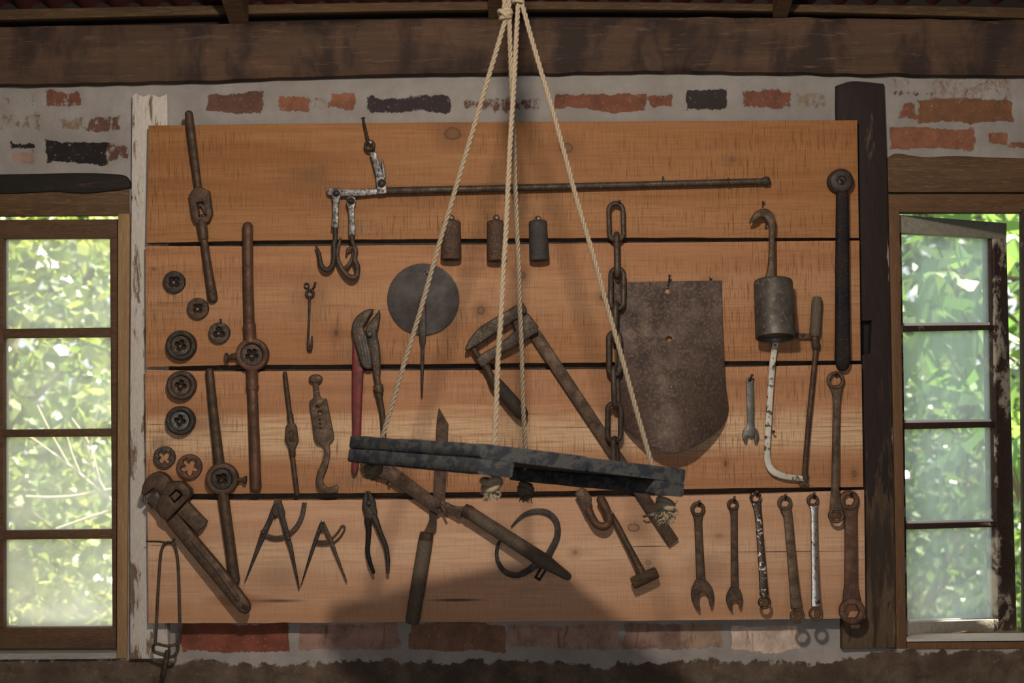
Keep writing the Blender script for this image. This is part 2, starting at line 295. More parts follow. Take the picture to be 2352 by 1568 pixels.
class MB:
    def __init__(s): s.v = []; s.f = []; s.m = []; s.s = []
    def add(s, vs, fs, mi=0, sm=None):
        o = len(s.v); s.s += sm if sm else [True] * len(fs); s.v += [Vector(v) for v in vs]; s.f += [tuple(i + o for i in f) for f in fs]; s.m += [mi] * len(fs); return s
    def build(s, name, mat, parent=None, loc=None, ang=62, merge=True):
        me = bpy.data.meshes.new(name); o = bpy.data.objects.new(name, me); COL.objects.link(o)
        if parent: o.parent = parent; org = wloc(parent)
        else:
            org = Vector(loc) if loc is not None else sum(s.v, Vector()) / max(1, len(s.v)); o.location = org
        me.from_pydata([v - org for v in s.v], [], s.f)
        for mm in (mat if isinstance(mat, (list, tuple)) else [mat]): me.materials.append(M[mm])
        if len(me.polygons) == len(s.m): me.polygons.foreach_set('material_index', s.m)
        if merge:
            bm = bmesh.new(); bm.from_mesh(me); bmesh.ops.remove_doubles(bm, verts=bm.verts, dist=2e-5)
            bmesh.ops.recalc_face_normals(bm, faces=bm.faces); bm.to_mesh(me); bm.free()
        if len(me.polygons) == len(s.s): me.polygons.foreach_set('use_smooth', s.s)
        else: me.polygons.foreach_set('use_smooth', [True] * len(me.polygons)); ang = 25
        me.set_sharp_from_angle(angle=math.radians(ang)); me.update()
        return o
CU_TMP = []
def extrude2d(outline, holes, thick, bev, res=1):
    """bevelled slab from 2D rings: verts (x, y, h) with h from 0 (front) to thick (back)"""
    cu = bpy.data.curves.new('tmp', 'CURVE'); cu.dimensions = '2D'; cu.fill_mode = 'BOTH'
    bev = min(bev, thick * 0.45); cu.extrude = max(1e-4, thick / 2 - bev); cu.bevel_depth = bev; cu.bevel_resolution = res; cu.offset = -bev
    for ring in [outline] + list(holes):
        sp = cu.splines.new('POLY'); sp.points.add(len(ring) - 1); sp.use_cyclic_u = True
        for p, c in zip(sp.points, ring): p.co = (c[0], -c[1], 0, 1)
    ob = bpy.data.objects.new('tmp', cu); me = ob.to_mesh()
    vs = [(v.co.x, -v.co.y, thick / 2 - v.co.z) for v in me.vertices]; fs = [tuple(p.vertices) for p in me.polygons]
    ob.to_mesh_clear(); bpy.data.objects.remove(ob); bpy.data.curves.remove(cu)
    return vs, fs
def gridcut(vs, fs, g):
    bm = bmesh.new(); bv = [bm.verts.new(v) for v in vs]
    for f in fs:
        try: bm.faces.new([bv[i] for i in f])
        except ValueError: pass
    for ax in (0, 1):
        lo, hi = min(v[ax] for v in vs), max(v[ax] for v in vs); no = Vector((1, 0, 0)) if ax == 0 else Vector((0, 1, 0)); c = lo + g
        while c < hi: bmesh.ops.bisect_plane(bm, geom=bm.verts[:] + bm.edges[:] + bm.faces[:], dist=1e-4, plane_co=no * c, plane_no=no); c += g
    bm.verts.index_update(); r = [tuple(v.co) for v in bm.verts], [tuple(v.index for v in f.verts) for f in bm.faces]; bm.free(); return r
def plate(mb, outline, d, thick, holes=(), bev=1.2, mi=0, sm=5, plane=None, res=1, grid=0):
    """slab whose front outline is seen at the given pixels, d mm out from the board (a number or d(px, py)); thick mm deep"""
    ring = smooth(outline, sm) if sm else [Vector(p[:2]) for p in outline]
    hs = [[Vector(p[:2]) for p in h] for h in holes]
    vs, fs = extrude2d(ring, hs, thick, bev, res); out = []
    if grid: vs, fs = gridcut(vs, fs, grid)
    for x, y, h in vs:
        if plane: out.append(PP(x, y, plane[0], plane[1]) - plane[1] * (h / 1000.0))
        else:
            q = PD(x, y, d(x, y) if callable(d) else d); q.y += h / 1000.0; out.append(q)
    fl = [True] * len(fs) if grid else [not (max(vs[i][2] for i in f) < 1e-4 or min(vs[i][2] for i in f) > thick - 1e-4) for f in fs]
    return mb.add(out, fs, mi, fl)
def ribbon(mb, path, width, d, thick, bev=1.0, mi=0, n=6, holes=(), roundend=True):
    """flat bar along a pixel path; width number or one per point"""
    c = smooth(path, n, False); ws = width if isinstance(width, (list, tuple)) else [width] * len(path)
    L, R = [], []
    for i, p in enumerate(c):
        t = (c[min(i + 1, len(c) - 1)] - c[max(i - 1, 0)]).normalized(); nn = Vector((-t.y, t.x))
        u = min(i / n, len(path) - 1.0001); k = int(u); w = ws[k] + (ws[k + 1] - ws[k]) * (u - k)
        L.append(p + nn * w / 2); R.append(p - nn * w / 2)
    ring = L + R[::-1]
    return plate(mb, ring, d, thick, holes, bev, mi, sm=0)
def sweep(mb, pts, rad, seg=10, mi=0, cap=True, flat_=1.0):
    """round bar through world points"""
    n = len(pts); rings = []; nv = None
    for i in range(n):
        t = (pts[min(i + 1, n - 1)] - pts[max(i - 1, 0)]).normalized()
        if nv is None: nv = t.orthogonal().normalized()
        else: nv = (nv - t * nv.dot(t)).normalized()
        bv = t.cross(nv); rings.append([pts[i] + (nv * math.cos(2 * math.pi * k / seg) + bv * math.sin(2 * math.pi * k / seg)) * rad[i] for k in range(seg)])
    vs = [v for r in rings for v in r]; fs = []
    for i in range(n - 1):
        for k in range(seg): fs.append((i * seg + k, i * seg + (k + 1) % seg, (i + 1) * seg + (k + 1) % seg, (i + 1) * seg + k))
    if cap: fs.append(tuple(range(seg))[::-1]); fs.append(tuple((n - 1) * seg + k for k in range(seg)))
    return mb.add(vs, fs, mi)
def sm3(pts, n):
    out = []; N = len(pts)
    for i in range(N - 1):
        a, b_ = pts[i], pts[i + 1]; ta = (pts[i + 1] - pts[max(0, i - 1)]) * (0.5 if i else 1); tb = (pts[min(N - 1, i + 2)] - pts[i]) * (0.5 if i + 2 < N else 1)
        L = (b_ - a).length * 1.15
        if ta.length > L: ta = ta * (L / ta.length)
        if tb.length > L: tb = tb * (L / tb.length)
        for k in range(n):
            t = k / n; t2, t3 = t * t, t ** 3
            out.append(a * (2 * t3 - 3 * t2 + 1) + ta * (t3 - 2 * t2 + t) + b_ * (3 * t2 - 2 * t3) + tb * (t3 - t2))
    return out + [pts[-1]]
def tube(mb, path, r, seg=10, n=5, mi=0, round_=True, dflt=12):
    """round bar through (px, py[, d]) points, radius mm"""
    w = [PD(p[0], p[1], p[2] if len(p) > 2 else dflt) for p in path]
    rs = r if isinstance(r, (list, tuple)) else [r] * len(path)
    pts = sm3(w, n); rad = []
    for i in range(len(pts)):
        u = min(i / n, len(path) - 1.0001); k = int(u); rad.append((rs[k] + (rs[k + 1] - rs[k]) * (u - k)) / 1000.0)
    if round_:
        for end in (0, -1):
            e, q = pts[end], pts[1 if end == 0 else -2]; dr = (e - q).normalized(); r0 = rad[end]
            ex = [(e + dr * r0 * s_ * 0.9, r0 * c_) for s_, c_ in ((0.5, 0.87), (0.87, 0.5), (0.98, 0.15))]
            if end == 0: pts = [p for p, _ in ex][::-1] + pts; rad = [x for _, x in ex][::-1] + rad
            else: pts = pts + [p for p, _ in ex]; rad = rad + [x for _, x in ex]
    return sweep(mb, pts, rad, seg, mi)
def lathe_w(mb, A, B, prof, seg=24, mi=0):
    """turned shape from A to B; prof = [(t along the axis, radius mm)]"""
    ax = (B - A); t = ax.normalized(); u = t.orthogonal().normalized(); w = t.cross(u); vs, fs = [], []
    for (s_, r) in prof:
        for k in range(seg):
            a = 2 * math.pi * k / seg; vs.append(A + ax * s_ + (u * math.cos(a) + w * math.sin(a)) * max(r, 0.02) / 1000.0)
    for i in range(len(prof) - 1):
        for k in range(seg): fs.append((i * seg + k, i * seg + (k + 1) % seg, (i + 1) * seg + (k + 1) % seg, (i + 1) * seg + k))
    fs.append(tuple(range(seg))[::-1]); fs.append(tuple((len(prof) - 1) * seg + k for k in range(seg)))
    return mb.add(vs, fs, mi)
def lathe(mb, a, b, prof, seg=24, mi=0): return lathe_w(mb, PD(*a), PD(*b), prof, seg, mi)
def knob(mb, px, py, d0, d1, prof, seg=24, mi=0):
    """turned shape standing straight out from the board between d0 and d1 mm"""
    B = PD(px, py, d1); A = B.copy(); A.y = -d0 / 1000.0
    return lathe_w(mb, A, B, prof, seg, mi)
def rivet(mb, px, py, d, r, h=4, mi=0): return knob(mb, px, py, d - h, d + h, [(0, r), (0.6, r), (0.9, r * 0.75), (1, r * 0.3)], 16, mi)
def torus(mb, c, R, r, axis=(0, 1, 0), mi=0, nR=24, nr=8, sx=1.0, sz=1.0):
    ax = Vector(axis).normalized(); u = ax.orthogonal().normalized() if abs(ax.y) < 0.99 else Vector((1, 0, 0)); w = ax.cross(u); vs, fs = [], []
    for i in range(nR):
        a = 2 * math.pi * i / nR; dr = u * math.cos(a) * sx + w * math.sin(a) * sz
        for k in range(nr):
            b_ = 2 * math.pi * k / nr; vs.append(c + (dr * (R + r * math.cos(b_)) + ax * r * math.sin(b_)) / 1000.0)
    for i in range(nR):
        for k in range(nr): fs.append((i * nr + k, ((i + 1) % nR) * nr + k, ((i + 1) % nR) * nr + (k + 1) % nr, i * nr + (k + 1) % nr))
    return mb.add(vs, fs, mi)
def box(mb, x0, x1, y0, y1, z0, z1, mi=0):
    vs = [(x, y, z) for x in (x0, x1) for y in (y0, y1) for z in (z0, z1)]
    return mb.add(vs, [(0, 1, 3, 2), (4, 6, 7, 5), (0, 4, 5, 1), (2, 3, 7, 6), (0, 2, 6, 4), (1, 5, 7, 3)], mi)
def hexa(mb, c8, mi=0):
    return mb.add(c8, [(0, 1, 2, 3), (7, 6, 5, 4), (0, 4, 5, 1), (1, 5, 6, 2), (2, 6, 7, 3), (3, 7, 4, 0)], mi)

def tag(o, label, cat=None, group=None, kind=None):
    o['label'] = label
    if cat: o['category'] = cat
    if group: o['group'] = group
    if kind: o['kind'] = kind
    return o
def thing(name, label, cat, at, group=None):
    o = bpy.data.objects.new(name, None); COL.objects.link(o); o.empty_display_size = 0.05
    o.location = PD(*at) if isinstance(at, tuple) else at
    return tag(o, label, cat, group)
def struct(name, mb, mat, label=None, **k):
    o = mb.build(name, mat, **k)
    if not k.get('parent'):
        o['kind'] = 'structure'
        if label: o['label'] = label
    return o

# ================================================================== the place: walls, timbers, windows
YW = 0.050                                                            # plaster face
def px_slab(mb, pts, yf, depth, bev=1.5, mi=0, sm=0, holes=()): return plate(mb, pts, -yf * 1000.0, depth * 1000.0, holes, bev, mi, sm)
def rect(x0, y0, x1, y1): return [(x0, y0), (x1, y0), (x1, y1), (x0, y1)]

# --- wall_back: smeared mortar with the bricks showing through
RED, ORG, DRK, BLK, PNK, TAN = (0.20, 0.080, 0.052), (0.27, 0.115, 0.068), (0.14, 0.072, 0.052), (0.018, 0.016, 0.018), (0.34, 0.225, 0.185), (0.255, 0.18, 0.125)
BRICKS = [(105, 206, 190, 246, RED, .55), (-40, 212, 92, 252, TAN, .25), (200, 263, 282, 301, DRK, .55), (138, 266, 192, 302, TAN, .42), (-40, 258, 96, 303, TAN, .35),
    (28, 324, 76, 345, BLK, .75), (28, 345, 78, 374, PNK, .75), (104, 327, 245, 371, BLK, 1.0), (240, 330, 290, 371, DRK, .5), (205, 205, 292, 240, PNK, .12),
    (468, 216, 604, 259, DRK, .8), (640, 217, 712, 254, ORG, .7), (715, 222, 752, 250, TAN, .35), (755, 219, 817, 252, ORG, .7), (842, 218, 1038, 258, (0.045, 0.036, 0.040), .72),
    (1058, 224, 1130, 254, DRK, .45), (1130, 224, 1242, 256, DRK, .42), (1276, 214, 1480, 252, RED, 1.0), (1495, 216, 1542, 248, RED, .85), (1578, 209, 1674, 249, (0.04, 0.033, 0.034), .95),
    (1703, 208, 1822, 248, RED, .6), (1828, 210, 1900, 246, TAN, .4), (2046, 205, 2152, 224, DRK, .45), (2070, 233, 2108, 276, ORG, .7), (2108, 232, 2328, 277, (0.20, 0.095, 0.050), 1.0),
    (2134, 176, 2330, 226, PNK, .32), (2046, 296, 2240, 340, ORG, 1.0), (2275, 302, 2308, 338, ORG, .9), (2324, 322, 2420, 340, ORG, .8), (2046, 176, 2110, 204, TAN, .25),
    (416, 1432, 662, 1496, (0.22, 0.070, 0.045), 1.1), (690, 1432, 913, 1489, (0.36, 0.22, 0.18), .95), (943, 1432, 1162, 1497, (0.245, 0.135, 0.090), 1.0), (1167, 1432, 1420, 1489, (0.37, 0.245, 0.195), .95),
    (1434, 1434, 1562, 1488, (0.27, 0.17, 0.14), .85), (1562, 1434, 1662, 1488, (0.36, 0.25, 0.18), .7), (1682, 1436, 1834, 1494, (0.66, 0.52, 0.44), 1.1)]
def wall_fields(px, py):
    best, tone = 0.0, TAN
    for (x0, y0, x1, y1, col, st) in BRICKS:
        if not (x0 - 30 < px < x1 + 30 and y0 - 30 < py < y1 + 30): continue
        wx = mnoise.noise(Vector((px * .012, py * .02, 1))) * 10 + mnoise.noise(Vector((px * .05, py * .06, 2))) * 4; wy = mnoise.noise(Vector((px * .011, py * .02, 5 + x0 * .1))) * 11 + mnoise.noise(Vector((px * .045, py * .05, 7))) * 3
        dx = min(px - x0, x1 - px) + wx; dy = min(py - y0, y1 - py) + wy
        dd = min(dx, dy) / 12.0
        k = max(0.0, min(1.0, dd + 0.5)) * (0.25 + 0.75 * min(1.0, st)) + (st - 0.6) * 0.25 * (1 if dd > 0 else 0)
        if dd > -0.9 and k >= best: best, tone = k, col
    bl_ = 1520 + 9 * mnoise.noise(Vector((px * .012, 3, 0))) + 14 * mnoise.noise(Vector((px * .004, 9, 0)))
    if px < 400: bl_ = 1513
    if px > 2000: bl_ = 1494
    elif px > 1900: bl_ = 1520 - 0.2 * (px - 1900)
    e = max(0.0, min(1.0, (py - bl_) / 40.0 + 0.5))
    return best, tone, e
def build_wall():
    st = 6.0; X0, X1, Y0, Y1 = -90, 2448, 132, 1632
    nx, ny = int((X1 - X0) / st), int((Y1 - Y0) / st); idx = {}; vs, fs, br, tn, er = [], [], [], [], []
    def vert(i, j):
        if (i, j) in idx: return idx[(i, j)]
        px, py = X0 + i * st, Y0 + j * st; b, t, e = wall_fields(px, py); q = P(px, py, YW)
        q.y -= 0.004 * mnoise.noise(Vector((px * .02, py * .02, 0))) - 0.004 * b + e * 0.006 + 0.003 * e * mnoise.noise(Vector((px * .03, py * .05, 4)))
        idx[(i, j)] = len(vs); vs.append(q); br.append(b); tn.append(t); er.append(e); return idx[(i, j)]
    for i in range(nx):
        for j in range(ny):
            cx, cy = X0 + (i + .5) * st, Y0 + (j + .5) * st
            if cx < 288 and 436 < cy < 1508: continue
            if cx > 2030 and 436 < cy < 1486: continue
            if 1950 < cx < 2012 and 730 < cy < 824: continue
            if 350 < cx < 1960 and 300 < cy < 1405: continue
            fs.append((vert(i, j), vert(i + 1, j), vert(i + 1, j + 1), vert(i, j + 1)))
    me = bpy.data.meshes.new('wall_back'); o = bpy.data.objects.new('wall_back', me); COL.objects.link(o)
    # plain masonry out to the corners of the room and behind the boards
    o.location = (0, YW, 1.2); me.from_pydata([v - o.location for v in vs], [], fs); me.materials.append(M['wall'])
    a = me.attributes.new('brick', 'FLOAT', 'POINT'); a.data.foreach_set('value', br)
    a = me.attributes.new('earth', 'FLOAT', 'POINT'); a.data.foreach_set('value', er)
    a = me.attributes.new('tone', 'FLOAT_COLOR', 'POINT'); a.data.foreach_set('color', [x for t in tn for x in (*t, 1)])
    me.polygons.foreach_set('use_smooth', [True] * len(me.polygons))
    o['kind'] = 'structure'; o['label'] = 'old wall of worn bricks half smeared over with grey mortar'
build_wall()
mb = MB(); pL, pR, pT, pB = P(-85, 0, YW).x, P(2440, 0, YW).x, P(0, 136, YW).z, P(0, 1628, YW).z
box(mb, -3.0, pL, YW, YW + .2, 0, 2.5); box(mb, pR, 3.0, YW, YW + .2, 0, 2.5); box(mb, pL, pR, YW, YW + .2, 0, pB)
lx, rx = P(292, 900, YW).x, P(2054, 900, YW).x
box(mb, lx, rx, YW + .012, YW + .1, pB, pT + .05)                       # core of the wall between the windows
box(mb, pL, lx, YW + .012, YW + .2, pB, P(0, 1512, YW).z); box(mb, rx, pR, YW + .012, YW + .2, pB, P(2200, 1492, YW).z)
box(mb, pL, lx, YW + .012, YW + .2, P(0, 430, YW).z, pT + .05); box(mb, rx, pR, YW + .012, YW + .2, P(2200, 440, YW).z, pT + .05)
struct('wall_front', mb, 'side_wall', 'masonry of the wall running on to the corners of the shed', merge=False)
mb = MB(); box(mb, -3.1, -3.0, -5.2, YW + .2, 0, 3.9); struct('wall_left', mb, 'side_wall', 'plain side wall of the shed left of the board')
mb = MB(); box(mb, 3.0, 3.1, -5.2, YW + .2, 0, 3.9); struct('wall_right', mb, 'side_wall', 'plain side wall of the shed right of the board')
mb = MB(); box(mb, -3.1, -1.5, -5.3, -5.2, 0, 3.9); box(mb, 1.5, 3.1, -5.3, -5.2, 0, 3.9); box(mb, -1.5, 1.5, -5.3, -5.2, 2.25, 3.9); struct('wall_rear_added', mb, 'side_wall', 'unseen rear wall of the shed, added with a wide opening to cut daylight')  # unseen wall added behind the camera to lower the ambient daylight
mb = MB(); box(mb, -3.1, 3.1, -5.2, YW + .2, -.1, 0); struct('floor', mb, 'floor', 'earth-brown floor of the shed')

# roof: dark red corrugated sheets climbing towards the camera, battens and rafters under them
RS = 0.34                                                             # slope
def roof_z(y): return 2.345 - y * RS
mb = MB(); vs, fs = [], []; nx = 420
for i in range(nx + 1):
    x = -3.1 + 6.2 * i / nx; c = 0.011 * math.cos(x * 2 * math.pi / 0.076)
    for y in (0.47, -5.3): vs.append((x, y, roof_z(y) + 0.118 + c))
for i in range(nx): fs.append((2 * i, 2 * i + 1, 2 * i + 3, 2 * i + 2))
mb.add(vs, fs); struct('ceiling', mb, 'roof_sheet', 'dark red corrugated roof sheets seen from below', merge=False)
mb = MB(); box(mb, -3.0, 3.0, 0.16, 0.20, 2.2, 2.62); struct('trim_1', mb, 'painted_shade', 'sheet coloured dark as the shaded gap above the big beam')  # dark sheet colours in the shade of the eaves gap
mb = MB()
ya = 0.085
bt = [(-80, 25), (500, 12), (1176, 3), (1800, 9), (2430, 20)]; bb = [(-80, 46), (500, 33), (1176, 22), (1800, 26), (2430, 42)]
px_slab(mb, smooth(bt + bb[::-1], 6), ya, 0.05, 1.5)
struct('trim_2', mb, 'rafter_wood', 'brown roof batten running along above the big beam')
for k, (xa, xb, yb) in enumerate([(528, 571, 56), (1122, 1168, 46), (1775, 1808, 40), (-62, -15, 60), (2400, 2446, 55)]):
    mb = MB(); a, b_ = P(xa, yb, 0.07), P(xb, yb, 0.07); dy, h = -4.8, 0.115
    c8 = [Vector((a.x, a.y, a.z)), Vector((b_.x, b_.y, a.z)), Vector((b_.x, b_.y, a.z + h)), Vector((a.x, a.y, a.z + h))]
    c8 += [v + Vector((0, dy, -dy * RS)) for v in c8]; hexa(mb, c8)
    struct('trim_%d' % (3 + k), mb, 'rafter_wood', 'roof rafter resting on the big beam, ' + ['above the upper left of the tool board', 'behind the swing ropes', 'right of the swing ropes', 'beyond the left window', 'beyond the right window'][k])

# big hewn beam across the top
def hewn_beam():
    top = [(-110, 62), (150, 57), (400, 54), (700, 47), (1000, 42), (1176, 42), (1500, 38), (1800, 38), (2100, 42), (2470, 46)]
    bot = [(-110, 196), (0, 192), (200, 188), (420, 184), (700, 174), (900, 168), (1176, 165), (1500, 161), (1700, 162), (1900, 165), (2100, 168), (2470, 172)]
    t, b_ = smooth(top, 22, False), smooth(bot, 18, False); n = 200
    def at(l, u): k = u * (len(l) - 1); i = min(int(k), len(l) - 2); return l[i].lerp(l[i + 1], k - i)
    vs, fs, m = [], [], 9
    for i in range(n + 1):
        u = i / n; a, c = at(t, u), at(b_, u)
        prof = []
        for j in range(m + 1):
            p = a.lerp(c, j / m); q = P(p.x, p.y, 0.004)
            e = 0.010 * (abs(2 * j / m - 1) ** 4)
            q.y += e + 0.006 * mnoise.noise(Vector((q.x * 2.2, q.z * 9, 0))) + 0.003 * mnoise.noise(Vector((q.x * 9, q.z * 40, 2)))
            if j in (0, m): q.z += 0.004 * mnoise.noise(Vector((q.x * 14, j, 7)))
            prof.append(q)
        f0, f1 = prof[0], prof[-1]
        prof = [Vector((f0.x, 0.16, f0.z))] + prof + [Vector((f1.x, 0.16, f1.z))]; vs += prof
    w = m + 3
    for i in range(n):
        for j in range(w - 1): fs.append((i * w + j, (i + 1) * w + j, (i + 1) * w + j + 1, i * w + j + 1))
    mb = MB(); mb.add(vs, fs); struct('trim_8', mb, 'beam_wood', 'massive dark hewn roof beam across the top of the wall', ang=60)
hewn_beam()

# upright posts of the frame
mb = MB(); px_slab(mb, [(303, 220), (312, 213), (330, 221), (346, 214), (366, 222), (384, 215), (385, 300), (388, 900), (388, 1512), (298, 1514), (298, 900), (301, 500)], 0.030, 0.12, 2.5)
struct('trim_9', mb, 'white_post', 'upright post with flaking white paint left of the tool board')
mb = MB(); px_slab(mb, smooth([(1922, 196, 1), (1960, 186), (2031, 192, 1), (2036, 330), (2041, 520), (2049, 900), (2056, 1250), (2058, 1488, 1), (1934, 1490, 1), (1932, 1100), (1926, 600)], 6), 0.030, 0.12, 2.5, holes=[[(1962, 737), (2003, 736), (2000, 812), (1968, 816)]])
tp_ = struct('trim_10', mb, 'black_post', 'upright black painted post right of the tool board')
mb = MB(); px_slab(mb, rect(1958, 733, 2008, 819), 0.058, 0.05, 1); mb.build('mortise_shade', 'black_lintel', tp_)  # dark plate paints the shade inside the mortise hole

# --- left window
zc = 0.06
mb = MB(); px_slab(mb, smooth([(-110, 402, 1), (60, 399), (200, 397), (284, 402), (298, 418), (296, 432), (240, 440), (190, 444), (120, 440), (40, 444), (-110, 446, 1)], 5), 0.038, 0.10, 3)
struct('trim_11', mb, 'black_lintel', 'charred black lintel strip above the left window')
mb = MB(); px_slab(mb, [(-110, 444), (296, 433), (297, 495), (-110, 497)], 0.044, 0.016, 2)
struct('trim_12', mb, 'lintel_wood', 'brown wooden lintel over the left window', )
mb = MB(); px_slab(mb, [(271, 490), (298, 490), (291, 1512), (268, 1512)], 0.042, 0.06, 1.5)
struct('trim_13', mb, 'jamb_pale', 'pale new wooden jamb strip beside the left window')
mb = MB(); q0, q1 = P(-110, 1504, 0.036), P(268, 1500, 0.036); q2 = P(268, 1514, 0.036)
box(mb, q0.x, q1.x, 0.036, 0.19, q2.z, q1.z)
def sill_slope(mb, x0, x1, y0, y1, z0, z1, zb): hexa(mb, [(x0, y0, z0), (x1, y0, z0), (x1, y1, z1), (x0, y1, z1), (x0, y0, zb), (x1, y0, zb), (x1, y1, zb), (x0, y1, zb)])
def window(name, label, glass, sashm, outline, panes, yf, plane=None, sash_label=None):
    """sash frame with one pane per opening"""
    e = bpy.data.objects.new(name, None); COL.objects.link(e); e['kind'] = 'structure'; e['label'] = label
    e.location = P(*outline[3], yf) if not plane else PP(*outline[3], *plane)
    return e
w1 = window('window_1', 'narrow window of four dusty panes left of the tool board', None, None, [(-60, 505), (270, 505), (270, 1487), (-60, 1487)], None, zc)
PAN1 = [(8, 546, 252, 751), (8, 776, 252, 985), (7, 1003, 254, 1217), (9, 1239, 258, 1441)]
mb = MB(); px_slab(mb, [(-46, 505), (270, 503), (270, 546), (-46, 548)], zc, .038, 1.5); mb.build('top_rail', 'sash_wood', w1)
mb = MB(); px_slab(mb, [(252, 546), (270, 546), (268, 1441), (258, 1441)], zc, .038, 1.5); mb.build('stile', 'sash_wood', w1)
mb = MB(); px_slab(mb, [(-46, 548), (7, 547), (8, 1441), (-46, 1441)], zc, .038, 1.5); mb.build('stile', 'sash_wood', w1)
mb = MB(); px_slab(mb, [(-46, 1442), (268, 1441), (266, 1488), (-46, 1490)], zc, .042, 1.5); mb.build('bottom_rail', 'sash_wood', w1)
for (a, b_) in ((755, 776), (987, 1004), (1219, 1239)):
    mb = MB(); px_slab(mb, [(7, a), (257, a - 3), (257, b_ - 2), (7, b_)], zc + .003, .03, 1.5); mb.build('glazing_bar', 'sash_wood', w1)
for (x0, y0, x1, y1) in PAN1:
    mb = MB(); px_slab(mb, rect(x0 - 3, y0 - 4, x1 + 4, y1 + 4), zc + .02, .003, .3); mb.build('pane', 'pane_left', w1)
mb = MB(); x0, x1 = P(-110, 1500, .036).x, P(267, 1500, .036).x
sill_slope(mb, x0, x1, .036, .22, P(0, 1501, .036).z, P(0, 1501, .036).z + .006, P(0, 1514, .036).z); mb.build('sill', ['sill_grey'], w1)

# --- right window: casement swung outwards on its left side
mb = MB(); px_slab(mb, smooth([(2038, 362, 1), (2060, 352), (2120, 360), (2200, 358), (2300, 362), (2460, 366, 1), (2460, 441, 1), (2040, 441, 1)], 5), 0.044, 0.15, 2)
struct('trim_14', mb, 'lintel_wood', 'brown wooden lintel over the right window')
mb = MB(); px_slab(mb, [(2038, 446), (2460, 445), (2460, 487), (2039, 487)], 0.047, 0.04, 2)
struct('trim_15', mb, 'frame_wood', 'head of the right window frame under the lintel')
mb = MB(); px_slab(mb, [(2040, 478), (2066, 480), (2082, 1490), (2056, 1490)], 0.044, 0.11, 1.5)
struct('trim_16', mb, 'jamb_brown', 'brown wooden jamb strip left of the open casement')
mb = MB(); px_slab(mb, [(2347, 480), (2460, 480), (2460, 1452), (2352, 1452)], 0.044, 0.02, 1.5)
struct('trim_17', mb, 'casement_dark', 'dark edge of the right window frame at the picture border')
mb = MB(); px_slab(mb, [(2083, 1471), (2460, 1467), (2460, 1490), (2083, 1491)], 0.046, 0.11, 1.5)
struct('trim_18', mb, 'jamb_brown', 'brown apron board under the right window sill')
hp = P(2070, 900, 0.070); ang = math.radians(27.0); pn = Vector((math.sin(ang), -math.cos(ang), 0))     # sash plane, facing the camera
w2 = window('window_2', 'open casement of four dusty panes with chipped white and maroon paint right of the tool board', None, None, [(2066, 495), (2312, 512), (2335, 1447), (2082, 1456)], None, 0, (hp, pn))
def sashp(pts, off, depth, bev=1.2): mb = MB(); plate(mb, pts, 0, depth * 1000, (), bev, 0, 0, (hp - pn * off, pn)); return mb
sashp([(2064, 493), (2313, 512), (2312, 549), (2066, 534)], 0, .036).build('top_rail', 'casement_pale', w2)
sashp([(2284, 547), (2312, 547), (2336, 1449), (2293, 1449)], 0, .036).build('stile', 'casement_paint', w2)
sashp([(2276, 546), (2286, 546), (2296, 1420), (2288, 1420)], .008, .03).build('glazing_bead', 'casement_dark', w2)
sashp([(2062, 534), (2071, 534), (2085, 1430), (2078, 1430)], 0, .036).build('stile', 'casement_paint', w2)
sashp([(2079, 1430), (2294, 1421), (2294, 1450), (2081, 1458)], 0, .036).build('bottom_rail', 'casement_pale', w2)
for (a, b_, c, d) in ((748, 762, 746, 757), (971, 986, 968, 981), (1203, 1216, 1198, 1210)):
    sashp([(2074, a), (2290, c), (2290, d), (2074, b_)], .003, .028).build('glazing_bar', 'casement_dark', w2)
for (a, b_, c, d) in ((533, 750, 546, 748), (760, 973, 756, 970), (984, 1205, 980, 1200), (1214, 1432, 1208, 1424)):
    sashp([(2068, a), (2291, c), (2292, d), (2070, b_)], .018, .003, .3).build('pane', 'pane_right', w2)
for (c, d) in ((750, 748), (973, 970), (1205, 1200), (1432, 1424)):
    sashp([(2072, c - 9), (2292, d - 8), (2292, d), (2072, c)], .015, .004, .5).build('sky_glow_strip', 'sky_glow_strip', w2)  # pale strip colours in the skylight along each pane bottom
mb = MB(); x0, x1 = P(2083, 1470, .040).x, P(2460, 1466, .040).x; zt = P(2200, 1466, .040).z
sill_slope(mb, x0, x1, .040, .095, zt, zt + .002, P(2200, 1472, .040).z); mb.build('sill', 'white_sill', w2)

# ------------------------------------------------------------------ tool board: four rough-sawn planks and battens behind
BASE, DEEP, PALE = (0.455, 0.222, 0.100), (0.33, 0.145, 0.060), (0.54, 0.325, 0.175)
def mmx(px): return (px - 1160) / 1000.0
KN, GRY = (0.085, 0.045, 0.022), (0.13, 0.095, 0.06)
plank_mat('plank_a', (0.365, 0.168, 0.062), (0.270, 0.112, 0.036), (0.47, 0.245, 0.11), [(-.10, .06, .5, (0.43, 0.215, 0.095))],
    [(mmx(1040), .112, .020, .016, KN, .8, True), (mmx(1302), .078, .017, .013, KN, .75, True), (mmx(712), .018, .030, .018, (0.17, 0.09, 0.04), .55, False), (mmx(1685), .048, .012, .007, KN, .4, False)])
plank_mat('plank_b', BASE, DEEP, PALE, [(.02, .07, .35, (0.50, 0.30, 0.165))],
    [(mmx(1104), -.010, .009, .009, KN, .9, True), (mmx(1200), .070, .008, .009, KN, .85, True), (mmx(1388), .018, .010, .007, KN, .9, True), (mmx(772), -.060, .006, .010, KN, .8, False), (mmx(712), .025, .020, .022, (0.22, 0.085, 0.03), .55, False), (mmx(352), .09, .004, .003, KN, .8, False)], [(mmx(1640), .06, .05, .015, (0.22, 0.09, 0.03), .5), (mmx(400), .012, .065, .0014, KN, .8)])
